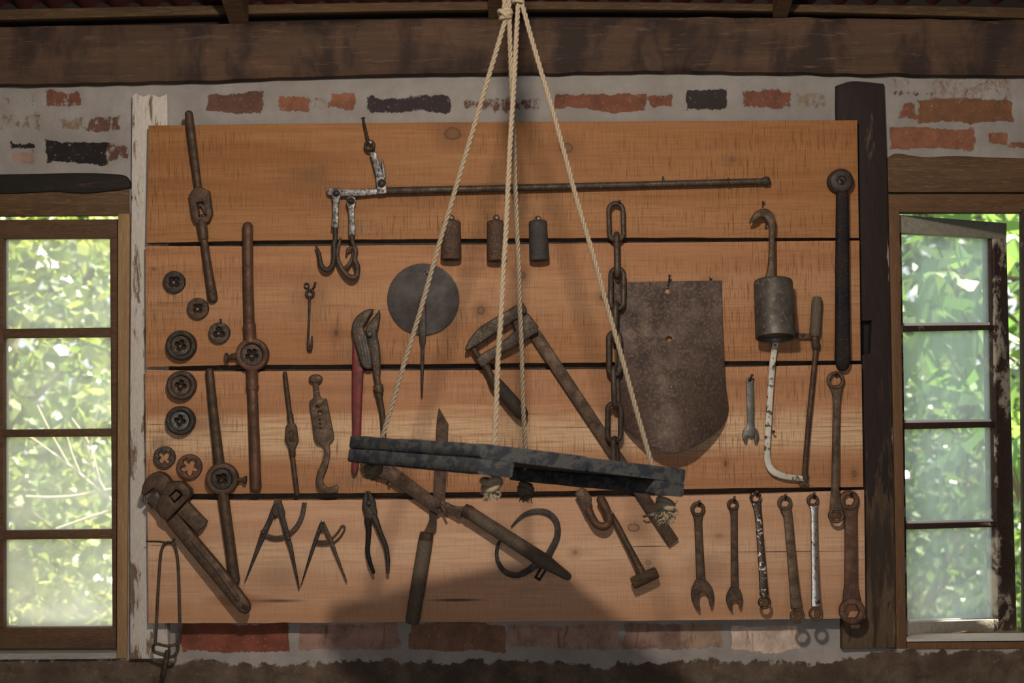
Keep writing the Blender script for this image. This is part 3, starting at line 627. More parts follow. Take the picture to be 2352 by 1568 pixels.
plank_mat('plank_c', (0.50, 0.25, 0.125), (0.37, 0.168, 0.075), (0.62, 0.39, 0.225), [(-.005, .065, .85, (0.70, 0.48, 0.295))],
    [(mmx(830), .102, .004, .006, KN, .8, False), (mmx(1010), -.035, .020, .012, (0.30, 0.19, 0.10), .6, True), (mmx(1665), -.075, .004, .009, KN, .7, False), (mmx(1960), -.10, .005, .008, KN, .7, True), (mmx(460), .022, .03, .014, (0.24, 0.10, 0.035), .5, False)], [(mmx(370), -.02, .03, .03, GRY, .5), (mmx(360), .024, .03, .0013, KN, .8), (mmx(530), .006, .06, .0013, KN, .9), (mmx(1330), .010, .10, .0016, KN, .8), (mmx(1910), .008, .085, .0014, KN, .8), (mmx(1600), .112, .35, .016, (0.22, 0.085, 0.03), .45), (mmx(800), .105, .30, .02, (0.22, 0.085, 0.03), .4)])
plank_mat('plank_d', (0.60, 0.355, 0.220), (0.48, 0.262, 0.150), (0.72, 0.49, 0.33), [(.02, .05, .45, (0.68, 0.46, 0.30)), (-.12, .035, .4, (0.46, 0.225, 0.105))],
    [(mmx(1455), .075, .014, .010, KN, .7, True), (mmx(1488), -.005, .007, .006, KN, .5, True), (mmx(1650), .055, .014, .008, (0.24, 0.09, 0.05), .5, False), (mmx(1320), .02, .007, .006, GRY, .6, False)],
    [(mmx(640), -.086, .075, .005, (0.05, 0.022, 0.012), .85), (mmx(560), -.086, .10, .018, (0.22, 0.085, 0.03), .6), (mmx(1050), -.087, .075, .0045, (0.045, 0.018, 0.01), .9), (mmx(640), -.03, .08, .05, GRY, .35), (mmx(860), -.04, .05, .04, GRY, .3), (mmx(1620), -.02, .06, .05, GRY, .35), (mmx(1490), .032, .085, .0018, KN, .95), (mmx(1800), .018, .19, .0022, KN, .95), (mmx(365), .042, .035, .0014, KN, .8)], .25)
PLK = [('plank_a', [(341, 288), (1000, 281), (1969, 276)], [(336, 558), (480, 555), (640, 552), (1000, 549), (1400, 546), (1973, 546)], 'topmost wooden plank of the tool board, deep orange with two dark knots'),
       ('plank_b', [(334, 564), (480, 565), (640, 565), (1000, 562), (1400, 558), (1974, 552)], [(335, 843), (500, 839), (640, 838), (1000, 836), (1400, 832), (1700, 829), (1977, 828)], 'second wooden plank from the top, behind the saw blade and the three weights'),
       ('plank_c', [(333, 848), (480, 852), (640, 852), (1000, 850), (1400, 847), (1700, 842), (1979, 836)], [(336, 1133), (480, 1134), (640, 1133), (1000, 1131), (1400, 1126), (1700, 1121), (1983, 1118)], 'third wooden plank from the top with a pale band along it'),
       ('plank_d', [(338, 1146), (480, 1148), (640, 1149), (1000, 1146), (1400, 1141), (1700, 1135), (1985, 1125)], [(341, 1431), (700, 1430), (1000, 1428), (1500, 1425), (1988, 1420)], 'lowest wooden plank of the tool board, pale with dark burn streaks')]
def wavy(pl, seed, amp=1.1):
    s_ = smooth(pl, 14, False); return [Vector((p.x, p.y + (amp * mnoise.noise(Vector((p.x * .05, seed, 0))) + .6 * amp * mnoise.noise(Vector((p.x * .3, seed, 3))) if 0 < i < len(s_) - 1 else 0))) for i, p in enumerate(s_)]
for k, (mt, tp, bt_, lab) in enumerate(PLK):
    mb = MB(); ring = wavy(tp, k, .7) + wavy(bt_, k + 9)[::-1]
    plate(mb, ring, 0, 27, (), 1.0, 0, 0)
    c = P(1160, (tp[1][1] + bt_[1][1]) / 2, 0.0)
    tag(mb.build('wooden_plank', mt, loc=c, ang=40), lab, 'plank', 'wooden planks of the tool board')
for k, (ya_, yb_, lab) in enumerate([(520, 590, 'first'), (810, 872, 'second'), (1105, 1172, 'third')]):
    mb = MB(); px_slab(mb, [(390, ya_ + 3), (1922, ya_ - 6), (1922, yb_ - 8), (390, yb_ + 2)], 0.0275, 0.018, 1)
    struct('trim_%d' % (19 + k), mb, 'batten_wood', 'dark batten showing in the %s gap between the planks from the top' % lab)

# ================================================================== tools on the board (pixels are spots on the tool, d = mm out from the planks)
def nail(px, py, label, d=26, dx=0, dy=-10, back=(0, 6), group='nails the tools hang on', mt='nail'):
    """nail driven into the board at (px+back), its head standing out at (px+dx, py+dy)"""
    mb = MB(); tube(mb, [(px + back[0], py + back[1], -4), (px, py, 8), (px + dx, py + dy, d)], 1.9, 8, 3, 0, False)
    q = PD(px + dx, py + dy, d); lathe_w(mb, q, q + Vector((dx / 14000.0, -0.002, -dy / 14000.0)), [(0, 3.4), (1, 3.2)], 12)
    return tag(mb.build('nail', mt), label, 'nail', group)

# 1 tap wrench, upper left
t = thing('tap_wrench', 'long rusty tap wrench with square-holed centre slanting at the upper left of the board', 'tap wrench', (459, 470, 14), 'tap wrenches')
mb = MB(); tube(mb, [(434, 262, 15), (442, 330, 15), (456, 436, 15)], [9.5, 10, 8.5], 12); mb.build('handle', 'rust', t)
mb = MB(); plate(mb, crn((446, 430), (459, 428), (480, 438), (487, 491), (480, 509), (463, 514), (447, 512), (440, 498), (433, 448)), 24, 18, [[(451, 464), (466, 463), (474, 495), (456, 498)]], 2.5, sm=1)
mb.build('frame', 'rust', t)
mb = MB(); plate(mb, crn((453, 472), (468, 470), (474, 491), (457, 494)), 19, 12, [circ(459, 470.5, 4.5, 10)], 1, sm=1); mb.build('sliding_jaw', 'rust_pale', t)
mb = MB(); tube(mb, [(463, 510, 15), (468, 546, 15)], [12, 11], 14); tube(mb, [(468, 545, 15), (477, 610, 14), (489, 685, 13)], [8.5, 9.5, 11.5], 12); mb.build('handle', 'rust', t)

# 2/3 die stocks
def die(mb, px, py, r, d, th, lobes=4, a0=0.0, hole=0.52): plate(mb, circ(px, py, r, 40), d, th, [clover(px, py, r * hole, lobes, .6, 64, a0)], 1.2, sm=0)
t = thing('die_stock', 'long vertical rusty die stock with clamp screw on its left and a glinting ring', 'die stock', (578, 814, 16), 'die stocks')
mb = MB(); plate(mb, circ(578, 814, 37.5, 44), 27, 24, [circ(578, 814, 25.5, 36)], 3, sm=0); mb.build('ring', 'rust_red', t)
mb = MB(); die(mb, 578, 815, 25, 22, 14, 5, .3, .62); mb.build('die', 'iron', t)
mb = MB(); plate(mb, circ(578, 815, 24.5, 32), 13, 3, [circ(578, 815, 4.5, 12)], .3, sm=0); mb.build('shade_disc', 'painted_shade', t)  # dark disc paints the shade inside the die's holes
mb = MB(); tube(mb, [(569, 520, 15), (570, 640, 15), (572.5, 742, 15)], [12, 12, 12.5], 14); lathe(mb, (572.5, 742, 15), (575, 786, 15), [(0, 13), (.05, 14.5), (.9, 14.5), (1, 16)], 18); mb.build('handle', 'rust_red', t)
mb = MB(); lathe(mb, (579, 848, 15), (580, 894, 15), [(0, 15), (.1, 13.5), (.8, 13.5), (.84, 15), (1, 14.5)], 18); tube(mb, [(580, 894, 15), (584, 1000, 15), (588, 1120, 15)], [12, 12.5, 13], 14); mb.build('handle', 'rust_red', t)
mb = MB(); lathe(mb, (545, 817, 16), (517, 822, 16), [(0, 8), (.5, 7), (.55, 5), (.7, 5), (.75, 11), (.95, 11), (1, 8)], 16); mb.build('clamp_screw', 'rust', t)
t = thing('die_stock', 'smaller slanting die stock with wing screw on its right beside the pipe wrench', 'die stock', (509, 1099, 16), 'die stocks')
mb = MB(); plate(mb, circ(508.5, 1100, 37, 44), 27, 24, [circ(508.5, 1100, 24, 36)], 3, sm=0); mb.build('ring', 'rust', t)
mb = MB(); die(mb, 508.5, 1100, 23.6, 24, 14, 4, .6, .60); mb.build('die', 'dark_iron', t)
mb = MB(); plate(mb, circ(508.5, 1100, 23, 32), 14, 3, [circ(508.5, 1100, 4.2, 12)], .3, sm=0); mb.build('shade_disc', 'painted_shade', t)
mb = MB(); tube(mb, [(481.5, 853, 15), (491, 950, 15), (504, 1066, 15)], [9.5, 10.5, 12.5], 14); mb.build('handle', 'rust', t)
mb = MB(); tube(mb, [(512, 1132, 15), (524, 1220, 14), (539, 1333, 13)], [13, 12.5, 12.5], 14); mb.build('handle', 'rust', t)
mb = MB(); lathe(mb, (543, 1101, 16), (566, 1102, 16), [(0, 6), (.45, 5), (.5, 4), (.65, 5), (.8, 9), (1, 9.5)], 16); mb.build('clamp_screw', 'rust', t)

# 4 loose round dies
DIES = [(399, 647, 25, 15, 'dark_iron', 'uppermost small round threading die on the left of the board', 4, .8, .55), (453.5, 708, 24.5, 15, 'rust', 'small round threading die beside the foot of the long tap wrench', 4, .8, .50),
        (502.5, 764, 24, 17, 'iron', 'small round threading die hung on a nail through its hole', 3, .52, .58), (414, 793, 34.5, 26, 'dark_iron', 'large thick round die above the second plank gap', 4, .4, .45),
        (414.5, 885, 33.5, 27, 'iron', 'large thick round die just under the second plank gap', 4, .2, .5), (412.5, 966, 33.5, 26, 'dark_iron', 'large round die with a pale bluish glint in its centre', 4, .2, .4),
        (376.5, 1050, 25, 14, 'iron', 'small greenish round die above the pipe wrench jaw', 4, .8, .66), (434, 1072, 29, 14, 'rust_red', 'thin round die with a wide star-shaped opening', 5, .3, .72)]
for k, (x, y, r, th, mt, lab, lb, a0, ho) in enumerate(DIES):
    t = thing('threading_die', lab, 'die', (x, y, 0), 'loose round threading dies')
    mb = MB()
    if r > 30:
        plate(mb, circ(x, y, r, 44), th, th - 1, [circ(x, y, r * .66, 36)], 4, sm=0); mb.build('rim', mt, t)
        mb = MB(); die(mb, x, y, r * .655, th - 6, th - 8, lb, a0, .62); mb.build('insert', 'grey_steel' if k == 5 else 'iron' if k != 4 else 'rust_pale', t)
        mb = MB(); plate(mb, circ(x, y, r * .6, 32), th * .4, 3, [circ(x, y, r * .11, 12)], .3, sm=0); mb.build('shade_disc', 'painted_shade', t)  # dark disc behind the openings, coloured as their shade
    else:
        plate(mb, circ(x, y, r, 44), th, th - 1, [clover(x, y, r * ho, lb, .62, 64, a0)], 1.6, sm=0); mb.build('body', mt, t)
        if k <= 5: mb = MB(); plate(mb, circ(x, y, r * .8, 32), th * .55, 3, [circ(x, y, r * .16, 12)], .3, sm=0); mb.build('shade_disc', 'painted_shade', t)
        mb = MB(); rivet(mb, x - r * .2, y - r * .72, th, 2.6, 2); mb.build('set_screw', 'dark_iron', t)
nail(508, 745, 'nail through the hole of the small round die', 30, -1, -10, (-5, 14))

# 5 pipe wrench, lower left
t = thing('pipe_wrench', 'heavy rusty pipe wrench with its jaws at the lower left edge and handle slanting right', 'pipe wrench', (410, 1150, 20))
mb = MB(); plate(mb, [(323, 1133, 1), (328, 1112), (339, 1094.6), (359, 1083.4), (379, 1089), (392, 1104), (404, 1120), (378, 1150, 1), (362, 1130, 1), (352, 1122, 1), (331, 1138, 1)], 44, 26, (), 4); mb.build('hook_jaw', 'rust', t)
mb = MB(); plate(mb, crn((388, 1106), (417, 1106), (436, 1124), (438, 1138), (408, 1170), (382, 1198), (366, 1186), (360, 1160), (366, 1138)), 50, 36, [[(387, 1139), (403, 1125), (412, 1127), (419, 1137), (399, 1156)]], 3.5, sm=1); mb.build('housing', 'rust', t)
mb = MB(); plate(mb, crn((391, 1139), (405, 1128), (415, 1136), (400, 1151)), 46, 20, (), 2, sm=1); mb.build('adjusting_nut', 'rust_pale', t)
mb = MB(); plate(mb, crn((334, 1146), (362, 1126), (374, 1150), (384, 1180), (372, 1190), (348, 1162)), 40, 24, (), 3, sm=1); mb.build('heel_jaw', 'iron', t)
mb = MB(); plate(mb, crn((430, 1152), (474, 1198), (470, 1207), (452, 1222), (405, 1178)), 40, 22, (), 2, sm=1); plate(mb, crn((434, 1156), (470, 1198), (452, 1216), (414, 1178)), 41, 8, (), 1.5, sm=1); mb.build('jaw_shank', 'rust_pale', t)
mb = MB(); plate(mb, [(406, 1177, 1), (453, 1235), (511, 1304), (567, 1376), (574, 1392), (571, 1406), (560, 1410), (545, 1401), (490, 1335), (435, 1269), (380, 1200, 1)], lambda x, y: 38 + (y - 1177) * .075, 20, [[(558, 1392), (564, 1396), (563, 1401), (556, 1397)]], 5)
ribbon(mb, [(440, 1240), (500, 1312), (548, 1380)], 9, lambda x, y: 40.5 + (y - 1177) * .075, 4, 1.5); mb.build('handle', 'rust', t)
nail(348, 1163, 'nail under the pipe wrench jaws', 30, -6, -8)

# 6 bent wire hanging at the lower left
t = thing('wire_loop', 'long bent wire loop hanging below the left end of the pipe wrench', 'wire', (388, 1246, 6))
mb = MB(); tube(mb, [(357, 1480, 7), (360, 1420, 7), (366, 1310, 7), (370, 1268, 7), (377, 1250, 7), (388, 1245, 8), (399, 1250, 7), (406, 1270, 7), (410, 1310, 7), (413, 1420, 7), (413, 1470, 7), (408, 1478, 8), (384, 1483, 9), (358, 1478, 8), (352, 1484, 6), (354, 1496, 3), (368, 1502, 2), (390, 1508, 2), (402, 1503, 3), (409, 1490, 4), (409, 1474, 6)], 3.4, 8, 6); mb.build('wire', 'iron', t)
mb = MB(); tube(mb, [(388, 1482, 8), (389, 1500, 8)], 3, 8); tube(mb, [(384, 1497, 9), (381, 1522, 9), (376, 1550, 9)], [5.5, 6.5, 5], 10); mb.build('peg', 'dark_iron', t)
tag((lambda mb: (tube(mb, [(336, 1242.5, 2), (366, 1243, 3), (392, 1246, 11), (401, 1238, 12)], 1.7, 6, 4), mb.build('tie_wire', 'dark_iron'))[1])(MB()), 'thin dark tie wire nailed flat across the top of the wire loop', 'wire')

# 7 steelyard balance
t = thing('steelyard_balance', 'old steelyard balance with silver-painted fittings and long rod across the top plank', 'scale', (888, 437, 20))
mb = MB(); tube(mb, [(882, 438, 20), (1150, 432, 20), (1450, 424, 20), (1756, 416, 20)], [8.5, 8, 7.5, 7.5], 10, 4); lathe(mb, (1752, 416, 20), (1768, 415.5, 20), [(0, 8), (.3, 10.5), (.8, 10), (1, 7)], 14); mb.build('beam_rod', 'iron', t)
mb = MB(); torus(mb, PD(1673, 418.3, 20), 8.5, 1.6, (1, 0, .02)); mb.build('wire_collar', 'nail', t)
mb = MB(); tube(mb, [(1523, 416, 22), (1523, 407, 23)], 2.5, 8); mb.build('pin', 'nail', t)
mb = MB(); plate(mb, crn((750, 433), (757, 431), (790, 433), (820, 434), (888, 430), (888, 444), (820, 451), (762, 450), (752, 446)), 27, 14, (), 2, sm=1); mb.build('head', 'silver', t)
mb = MB(); plate(mb, [(849, 350, 1), (864.5, 348, 1), (871, 372), (882, 405), (889, 425), (888, 444, 1), (868, 446, 1), (865, 428), (862, 400), (855, 372)], 34, 7, (), 2); tube(mb, [(883, 408, 31), (880, 385, 31), (878, 368, 31)], [4, 3.5, 2.5], 8); mb.build('hanger', 'silver', t)
mb = MB(); rivet(mb, 876.5, 420, 35, 9.5, 4); rivet(mb, 876.5, 420, 39, 6, 3); mb.build('pivot', 'dark_iron', t)
mb = MB(); torus(mb, PD(849, 335, 26), 10.5, 3.8, (0.25, 1, 0)); tube(mb, [(845, 322, 24), (839, 296, 16), (834, 275, 8), (836, 271, 2), (831, 272, -2)], [3.6, 3.4, 3.2, 3, 2], 8); mb.build('eye_hook', 'dark_iron', t)
for (a, pts) in ((( 772, 443), [(763, 436), (772, 432), (782, 436), (783, 446), (778, 470), (778, 524, 1), (761, 524, 1), (763, 500), (764, 470), (762, 446)]), ((806, 461), [(797, 454), (806, 450), (816, 454), (818, 464), (814, 480), (817, 540, 1), (801, 539, 1), (801, 500), (799, 478), (795, 466)])):
    mb = MB(); plate(mb, pts, 36, 8, (), 2.2); sh = mb.build('shackle', 'silver', t)
    mb = MB(); rivet(mb, a[0], a[1], 37, 8.5, 4); rivet(mb, a[0], a[1], 41, 5, 2.5); mb.build('pivot', 'dark_iron', sh)
mb = MB(); tube(mb, [(770, 525, 30), (771, 545, 31), (767, 560, 31), (768, 580, 31), (764, 608, 30), (754, 619, 29), (743, 616, 28), (736, 603, 27), (733, 582, 26), (726, 566, 24)], [4.5, 5.5, 5.5, 6, 6, 6, 6, 5.5, 4.5, 2.5], 10); mb.build('hook', 'dark_iron', t)
mb = MB(); tube(mb, [(808, 540, 30), (810, 556, 32), (817, 576, 33), (815, 596, 34), (821, 612, 34), (820, 630, 33), (810, 638, 33), (798, 632, 33), (785, 616, 32), (777, 598, 32), (775, 578, 31), (779, 560, 29), (782, 548, 26)], [4, 5, 5.5, 6, 6.5, 6.5, 6.5, 6, 5.5, 5, 4.5, 4, 3], 10)
tube(mb, [(789, 618, 28), (801, 608, 30), (810, 590, 30), (812, 570, 30), (800, 572, 30), (797, 580, 30)], [4, 4.5, 4.5, 4, 4, 3.5], 8); mb.build('hook', 'iron', t)
nail(848, 326, 'nail through the ring of the steelyard balance', 32, 3, 1, (0, 2))

# 8 small wire hook
t = thing('wire_hook', 'thin hooked wire with a ringed top hanging left of the red pipe wrench', 'hook', (712, 675, 8))
mb = MB(); torus(mb, PD(712, 674, 9), 8.5, 2.8, (0, 1, 0)); mb.build('eye', 'dark_iron', t)
mb = MB(); tube(mb, [(711, 683, 9), (710, 730, 9), (707.5, 780, 9), (709, 800, 10), (713, 803, 12), (716, 790, 13), (716.5, 772, 14)], [3, 2.6, 2.6, 4.5, 4.5, 3, 1.8], 8); torus(mb, PD(704.5, 656, 7), 5.5, 1.8, (.2, 1, 0)); mb.build('shank', 'dark_iron', t)
nail(716, 668, 'nail holding the thin wire hook', 22, 8, -17, (-2, 6))

# 9 three cylindrical weights
for (xc, top, x0, x1, x2, x3, yb, mt, lab) in ((1036, 508, 1016, 1058, 1012, 1060, 598, 'poise', 'rust-brown cylindrical weight, leftmost of the three on the first plank gap'), (1140, 508, 1118, 1157, 1118.5, 1165, 601, 'poise', 'rust-brown cylindrical weight partly behind the front swing rope'), (1235.5, 510, 1214.5, 1256, 1216, 1262, 600, 'poise_grey', 'blackish cylindrical weight with a crimped cap, rightmost of the three')):
    t = thing('weight', lab, 'weight', (xc, top, 26), 'cylindrical weights')
    xa, xb, ra, rb = (x0 + x1) / 2, (x2 + x3) / 2, (x1 - x0) / 2, (x3 - x2) / 2
    mb = MB(); lathe(mb, (xa, top - 2, 26), (xb, yb - 2, 31), [(0, ra * .6), (.02, ra * .9), (.06, ra), (.5, (ra + rb) / 2), (.97, rb), (1, rb * .94)], 32); mb.build('body', mt, t)
    mb = MB(); torus(mb, PD(xc, top - 7, 24), 5.5, 2.6, (.3 if mt == 'poise_grey' else 0, 1, 0)); tube(mb, [(xc, top - 3, 24), (xc, top + 3, 25)], 4, 8); mb.build('eye', 'iron', t)
    if mt == 'poise_grey':
        mb = MB(); lathe(mb, (xa, top - 4, 25.8), (xa + .4, top + 9, 26.3), [(0, ra * .7), (.2, ra * .98), (.8, ra + .8), (1, ra + .3)], 32); mb.build('cap', mt, t)
    nail(xc, top - 7, 'nail through the eye of the %s weight' % {1036: 'leftmost', 1140: 'middle', 1235.5: 'rightmost'}[xc], 30, 1, -1, (0, 2), mt='grey_steel' if xc < 1200 else 'nail')

# 10 circular saw blade, 11 tapered tang leaning on it
t = thing('saw_blade', 'dark round saw blade with fine teeth hung above the middle of the board', 'saw blade', (972, 687, 6))
R_ = []
for k in range(96):
    a = 2 * math.pi * k / 96; b_ = 2 * math.pi * (k + .75) / 96; R_ += [(972 + 83.5 * math.cos(a), 687 + 83.5 * math.sin(a)), (972 + 81 * math.cos(b_), 687 + 81 * math.sin(b_))]
mb = MB(); plate(mb, R_, 8, 2.0, [circ(979, 627, 4.5, 12)], .3, sm=0); mb.build('disc', 'blade_steel', t)
nail(979, 627, 'nail the round saw blade hangs on', 16, 2, -2, (0, 1))
t = thing('tapered_spike', 'tapered dark steel spike with a red smear hanging in front of the round saw blade', 'hand tool', (970, 700, 16))
mb = MB(); plate(mb, [(962, 681, 1), (977, 680, 1), (979, 740), (978.5, 772), (978, 783), (975.5, 792), (974, 840), (971, 905), (968.7, 916, 1), (966.5, 905), (965.5, 840), (966, 792), (964, 783), (962.5, 772), (961.5, 740)], lambda x, y: 20 - max(0, y - 790) * .06, 7, (), 2); mb.build('blade', 'dark_iron', t)
mb = MB(); plate(mb, [(964, 690), (973, 688), (975.5, 700), (975, 715), (969, 721), (963.5, 712)], 20.8, 3, (), .4, sm=4); mb.build('paint_smear', 'red_paint', t)

# 12 small tap wrench
t = thing('tap_wrench', 'small thin tap wrench hanging left of the buckle-shaped strap tool', 'tap wrench', (670, 1000, 12), 'tap wrenches')
mb = MB(); tube(mb, [(654.5, 857, 12), (660, 905, 12), (666, 952, 12)], [5, 5.5, 5.5], 10); lathe(mb, (666, 950, 12), (669, 974, 12), [(0, 6.5), (.1, 7.5), (1, 7)], 14); mb.build('handle', 'rust', t)
mb = MB(); plate(mb, crn((655.5, 980), (661, 971), (676, 972), (681, 980), (685, 1012), (678, 1030), (664, 1031), (654, 1010)), 18, 12, [circ(668, 994, 4.5, 10), [(665, 1008), (675, 1008), (676, 1013), (666, 1014)]], 2, sm=1); mb.build('frame', 'rust', t)
mb = MB(); lathe(mb, (670.5, 1028, 12), (672.5, 1048, 12), [(0, 8), (.9, 7.5), (1, 6)], 14); tube(mb, [(672, 1046, 12), (677, 1090, 12), (682.5, 1134, 12)], [5.5, 5.5, 5.5], 10); mb.build('handle', 'rust', t)

# 13 strap tool
t = thing('perforated_hook_tool', 'rusty flat tool with an oval knob, a perforated plate and an S-curved hook', 'hand tool', (736, 950, 12))
mb = MB(); plate(mb, circ(724.5, 870, 16, 26, 11), 20, 12, (), 5, sm=0); plate(mb, crn((718, 876), (731, 877), (732, 898), (720, 898)), 17, 9, (), 2.5, sm=1); mb.build('knob', 'rust_pale', t)
mb = MB(); plate(mb, [(721, 895), (731, 895), (737, 913), (750, 916, 1), (759, 960), (767, 1006), (757, 1020), (758, 1045), (752, 1071), (742, 1098), (744, 1112), (754, 1119), (766, 1116), (773, 1114), (777, 1120), (773, 1130), (757, 1133), (737, 1127), (726, 1109), (728, 1085), (740, 1057), (743, 1027), (723, 1013), (716, 965), (710.5, 923), (719, 913)], lambda x, y: 16 + max(0, y - 1010) * .10, 8,
    [circ(729, 934, 4, 10), circ(735, 947, 5, 12)] + [circ(734 + .7 * i, 964 + 9.5 * i, 2, 8) for i in range(3)], 2); mb.build('plate', 'rust_pale', t)
mb = MB(); plate(mb, crn((748, 914), (751, 917), (738, 930), (733, 934), (731, 931)), 20, 5, (), 1, sm=1); mb.build('buckle_tongue', 'rust', t)

# 14 pipe pliers with red handles
t = thing('pipe_pliers', 'slip-joint pipe pliers with worn red handles left of the saw blade', 'pliers', (845, 780, 20), 'pliers on the board')
mb = MB(); plate(mb, [(859, 710, 1), (850, 709), (833, 715), (815, 731), (807, 752), (810, 775), (820, 808), (831, 840), (843, 848), (854, 847, 1), (854, 820), (848, 792), (840, 768), (834, 750, 1)], 32, 15, (), 4); mb.build('upper_jaw', 'iron', t)
mb = MB()
for k in range(3): ribbon(mb, [(824 + 7 * k, 770), (832 + 6.5 * k, 806), (838 + 5.5 * k, 838)], 3.2, 34, 4, 1)
mb.build('slip_rib', 'grey_steel', t)
mb = MB(); plate(mb, [(810, 765, 1), (820, 800), (829, 838), (835, 848, 1), (832, 900), (829.5, 960), (828.5, 1000), (824, 1060), (821, 1082), (814, 1092), (807, 1083), (808, 1040), (808.5, 1000), (808, 930), (808, 860)], 22, 14, (), 4); mb.build('handle', 'red_paint', t)
mb = MB(); plate(mb, [(871, 711, 1), (873, 727), (869, 752), (866, 768), (872, 800), (874, 840), (873, 866, 1), (858, 868, 1), (854, 836), (848, 800), (842, 776), (839, 758), (842, 746), (856, 730)], 28, 15, (), 4); mb.build('lower_jaw', 'iron', t)
mb = MB(); rivet(mb, 849, 767, 36, 6.5, 3); mb.build('pivot', 'grey_steel', t)
mb = MB(); lathe(mb, (866, 864, 22), (869, 884, 22), [(0, 7)] + [(i / 8, 6.5 + (i % 2)) for i in range(1, 8)] + [(1, 6)], 16); lathe(mb, (868, 882, 22), (871, 903, 22), [(0, 9), (.15, 11.5), (.85, 11.5), (1, 9)], 8); mb.build('adjusting_nut', 'rust_pale', t)
mb = MB(); tube(mb, [(869.5, 902, 22), (874, 925, 22), (879, 955, 22), (881, 1000, 21), (878, 1040, 20)], [8, 7, 6.5, 6.5, 5], 12); mb.build('screw_handle', 'rust', t)

# 15 combination pliers
t = thing('pliers', 'dark combination pliers hanging open below the third plank gap', 'pliers', (847, 1156, 14), 'pliers on the board')
mb = MB(); plate(mb, [(838, 1130, 1), (844, 1127, 1), (845, 1145), (846, 1160), (858, 1180), (848, 1202, 1), (840, 1200), (837, 1182), (832.5, 1168), (832, 1152)], 22, 12, (), 3); mb.build('jaw', 'dark_iron', t)
mb = MB(); plate(mb, [(848.5, 1127, 1), (844.5, 1130, 1), (845, 1150), (840, 1175), (853, 1200, 1), (864, 1192), (866, 1178), (864, 1166), (862, 1152)], 20, 12, (), 3); mb.build('jaw', 'dark_iron', t)
mb = MB(); rivet(mb, 847, 1156, 22.5, 5.5, 2.5); mb.build('pivot', 'iron', t)
mb = MB(); tube(mb, [(845, 1192, 16), (847, 1215, 17), (845.5, 1245, 20), (844.5, 1266, 22), (850, 1292, 25), (858, 1314, 27)], [8.5, 6.5, 5.8, 5.5, 5, 4], 10); mb.build('handle', 'black_iron', t)
mb = MB(); tube(mb, [(858, 1185, 15), (866, 1203, 17), (874, 1225, 19), (886, 1254, 22), (891, 1285, 25), (891, 1313, 27)], [8.5, 7, 6, 5.6, 5.2, 4], 10); mb.build('handle', 'dark_iron', t)

# 16/17 wing dividers
t = thing('wing_divider', 'large wing dividers with a long curved arc hanging left of the smaller pair', 'dividers', (637, 1158, 10), 'wing dividers')
mb = MB(); plate(mb, [(629, 1150, 1), (645, 1149, 1), (648, 1160), (654, 1180), (645, 1186), (636, 1184, 1), (632, 1192, 1), (629, 1184), (624, 1176), (626, 1162)], 16, 12, (), 2.5); mb.build('hinge', 'iron', t)
mb = MB(); ribbon(mb, [(631, 1164), (617, 1200), (603, 1230), (585, 1276), (562, 1336)], [13, 12, 14, 8, 2], 13, 9, 2); mb.build('leg', 'dark_iron', t)
mb = MB(); ribbon(mb, [(641, 1164), (650, 1196), (660, 1234), (668, 1262), (687, 1352)], [13, 12, 12, 9, 2], 17, 9, 2); mb.build('leg', 'dark_iron', t)
mb = MB(); ribbon(mb, [(603, 1225), (618, 1233), (634, 1236), (652, 1233), (668, 1223), (683, 1207), (693, 1186), (697, 1168), (699, 1154)], 11, 10, 5, 1.5); mb.build('arc', 'iron', t)
mb = MB(); rivet(mb, 603, 1222, 14, 5.5, 5); mb.build('lock_screw', 'iron', t)
mb = MB(); rivet(mb, 662, 1236, 18, 5, 4); mb.build('lock_screw', 'iron', t)
t = thing('wing_divider', 'small wing dividers with a slotted arc hanging left of the dark pliers', 'dividers', (740, 1204, 10), 'wing dividers')
mb = MB(); plate(mb, [(736, 1199), (740, 1196), (744, 1199), (747, 1210), (742, 1220), (737, 1219), (733, 1210)], 16, 10, (), 2); mb.build('hinge', 'iron', t)
mb = MB(); ribbon(mb, [(738, 1203), (731, 1222), (724, 1242), (712, 1278), (691, 1344)], [9, 9, 9, 7, 2], 13, 8, 1.8); mb.build('leg', 'dark_iron', t)
mb = MB(); ribbon(mb, [(742, 1203), (751, 1224), (760, 1243), (770, 1270), (796, 1336)], [9, 9, 9, 7, 2], 16, 8, 1.8); mb.build('leg', 'iron', t)
mb = MB(); ribbon(mb, [(722, 1240), (733, 1242.5), (745, 1242.5), (758, 1238.5), (770, 1228), (779, 1217), (784, 1208), (789, 1207), (792, 1212), (788, 1222), (779, 1235), (765, 1246), (752, 1249.5), (735, 1250), (722, 1248)], 4, 11, 4, 1); mb.build('arc', 'rust', t)
nail(740, 1201, 'nail at the apex of the small wing dividers', 20, 0, -4, (0, 2), mt='chrome_rust')

# 18 hedge shears
t = thing('hedge_shears', 'old hedge shears with crossed blades and two round wooden handles at the lower middle', 'shears', (1006, 1158, 26))
mb = MB(); plate(mb, [(1008, 936, 1), (1030, 974, 1), (1028, 1030), (1022.5, 1144), (1016, 1170), (1004, 1180), (1003, 1200), (1002.5, 1216, 1), (990, 1225, 1), (972.5, 1224, 1), (980, 1208), (986, 1192), (986, 1172), (990, 1150), (994, 1138), (1000.5, 1010), (1003.5, 960)], 20, 5, (), 1.2); mb.build('blade', 'rust', t)
mb = MB(); plate(mb, [(826, 1066, 1), (845, 1058), (880, 1060), (900, 1068), (991, 1136), (1012, 1146), (1029, 1155), (1048, 1162), (1074, 1163, 1), (1072, 1178, 1), (1055, 1192, 1), (1036, 1181), (1018, 1174), (1004, 1180), (986, 1170), (930, 1131), (884, 1101), (834, 1086, 1)], 27, 6, (), 1.4); mb.build('blade', 'rust', t)
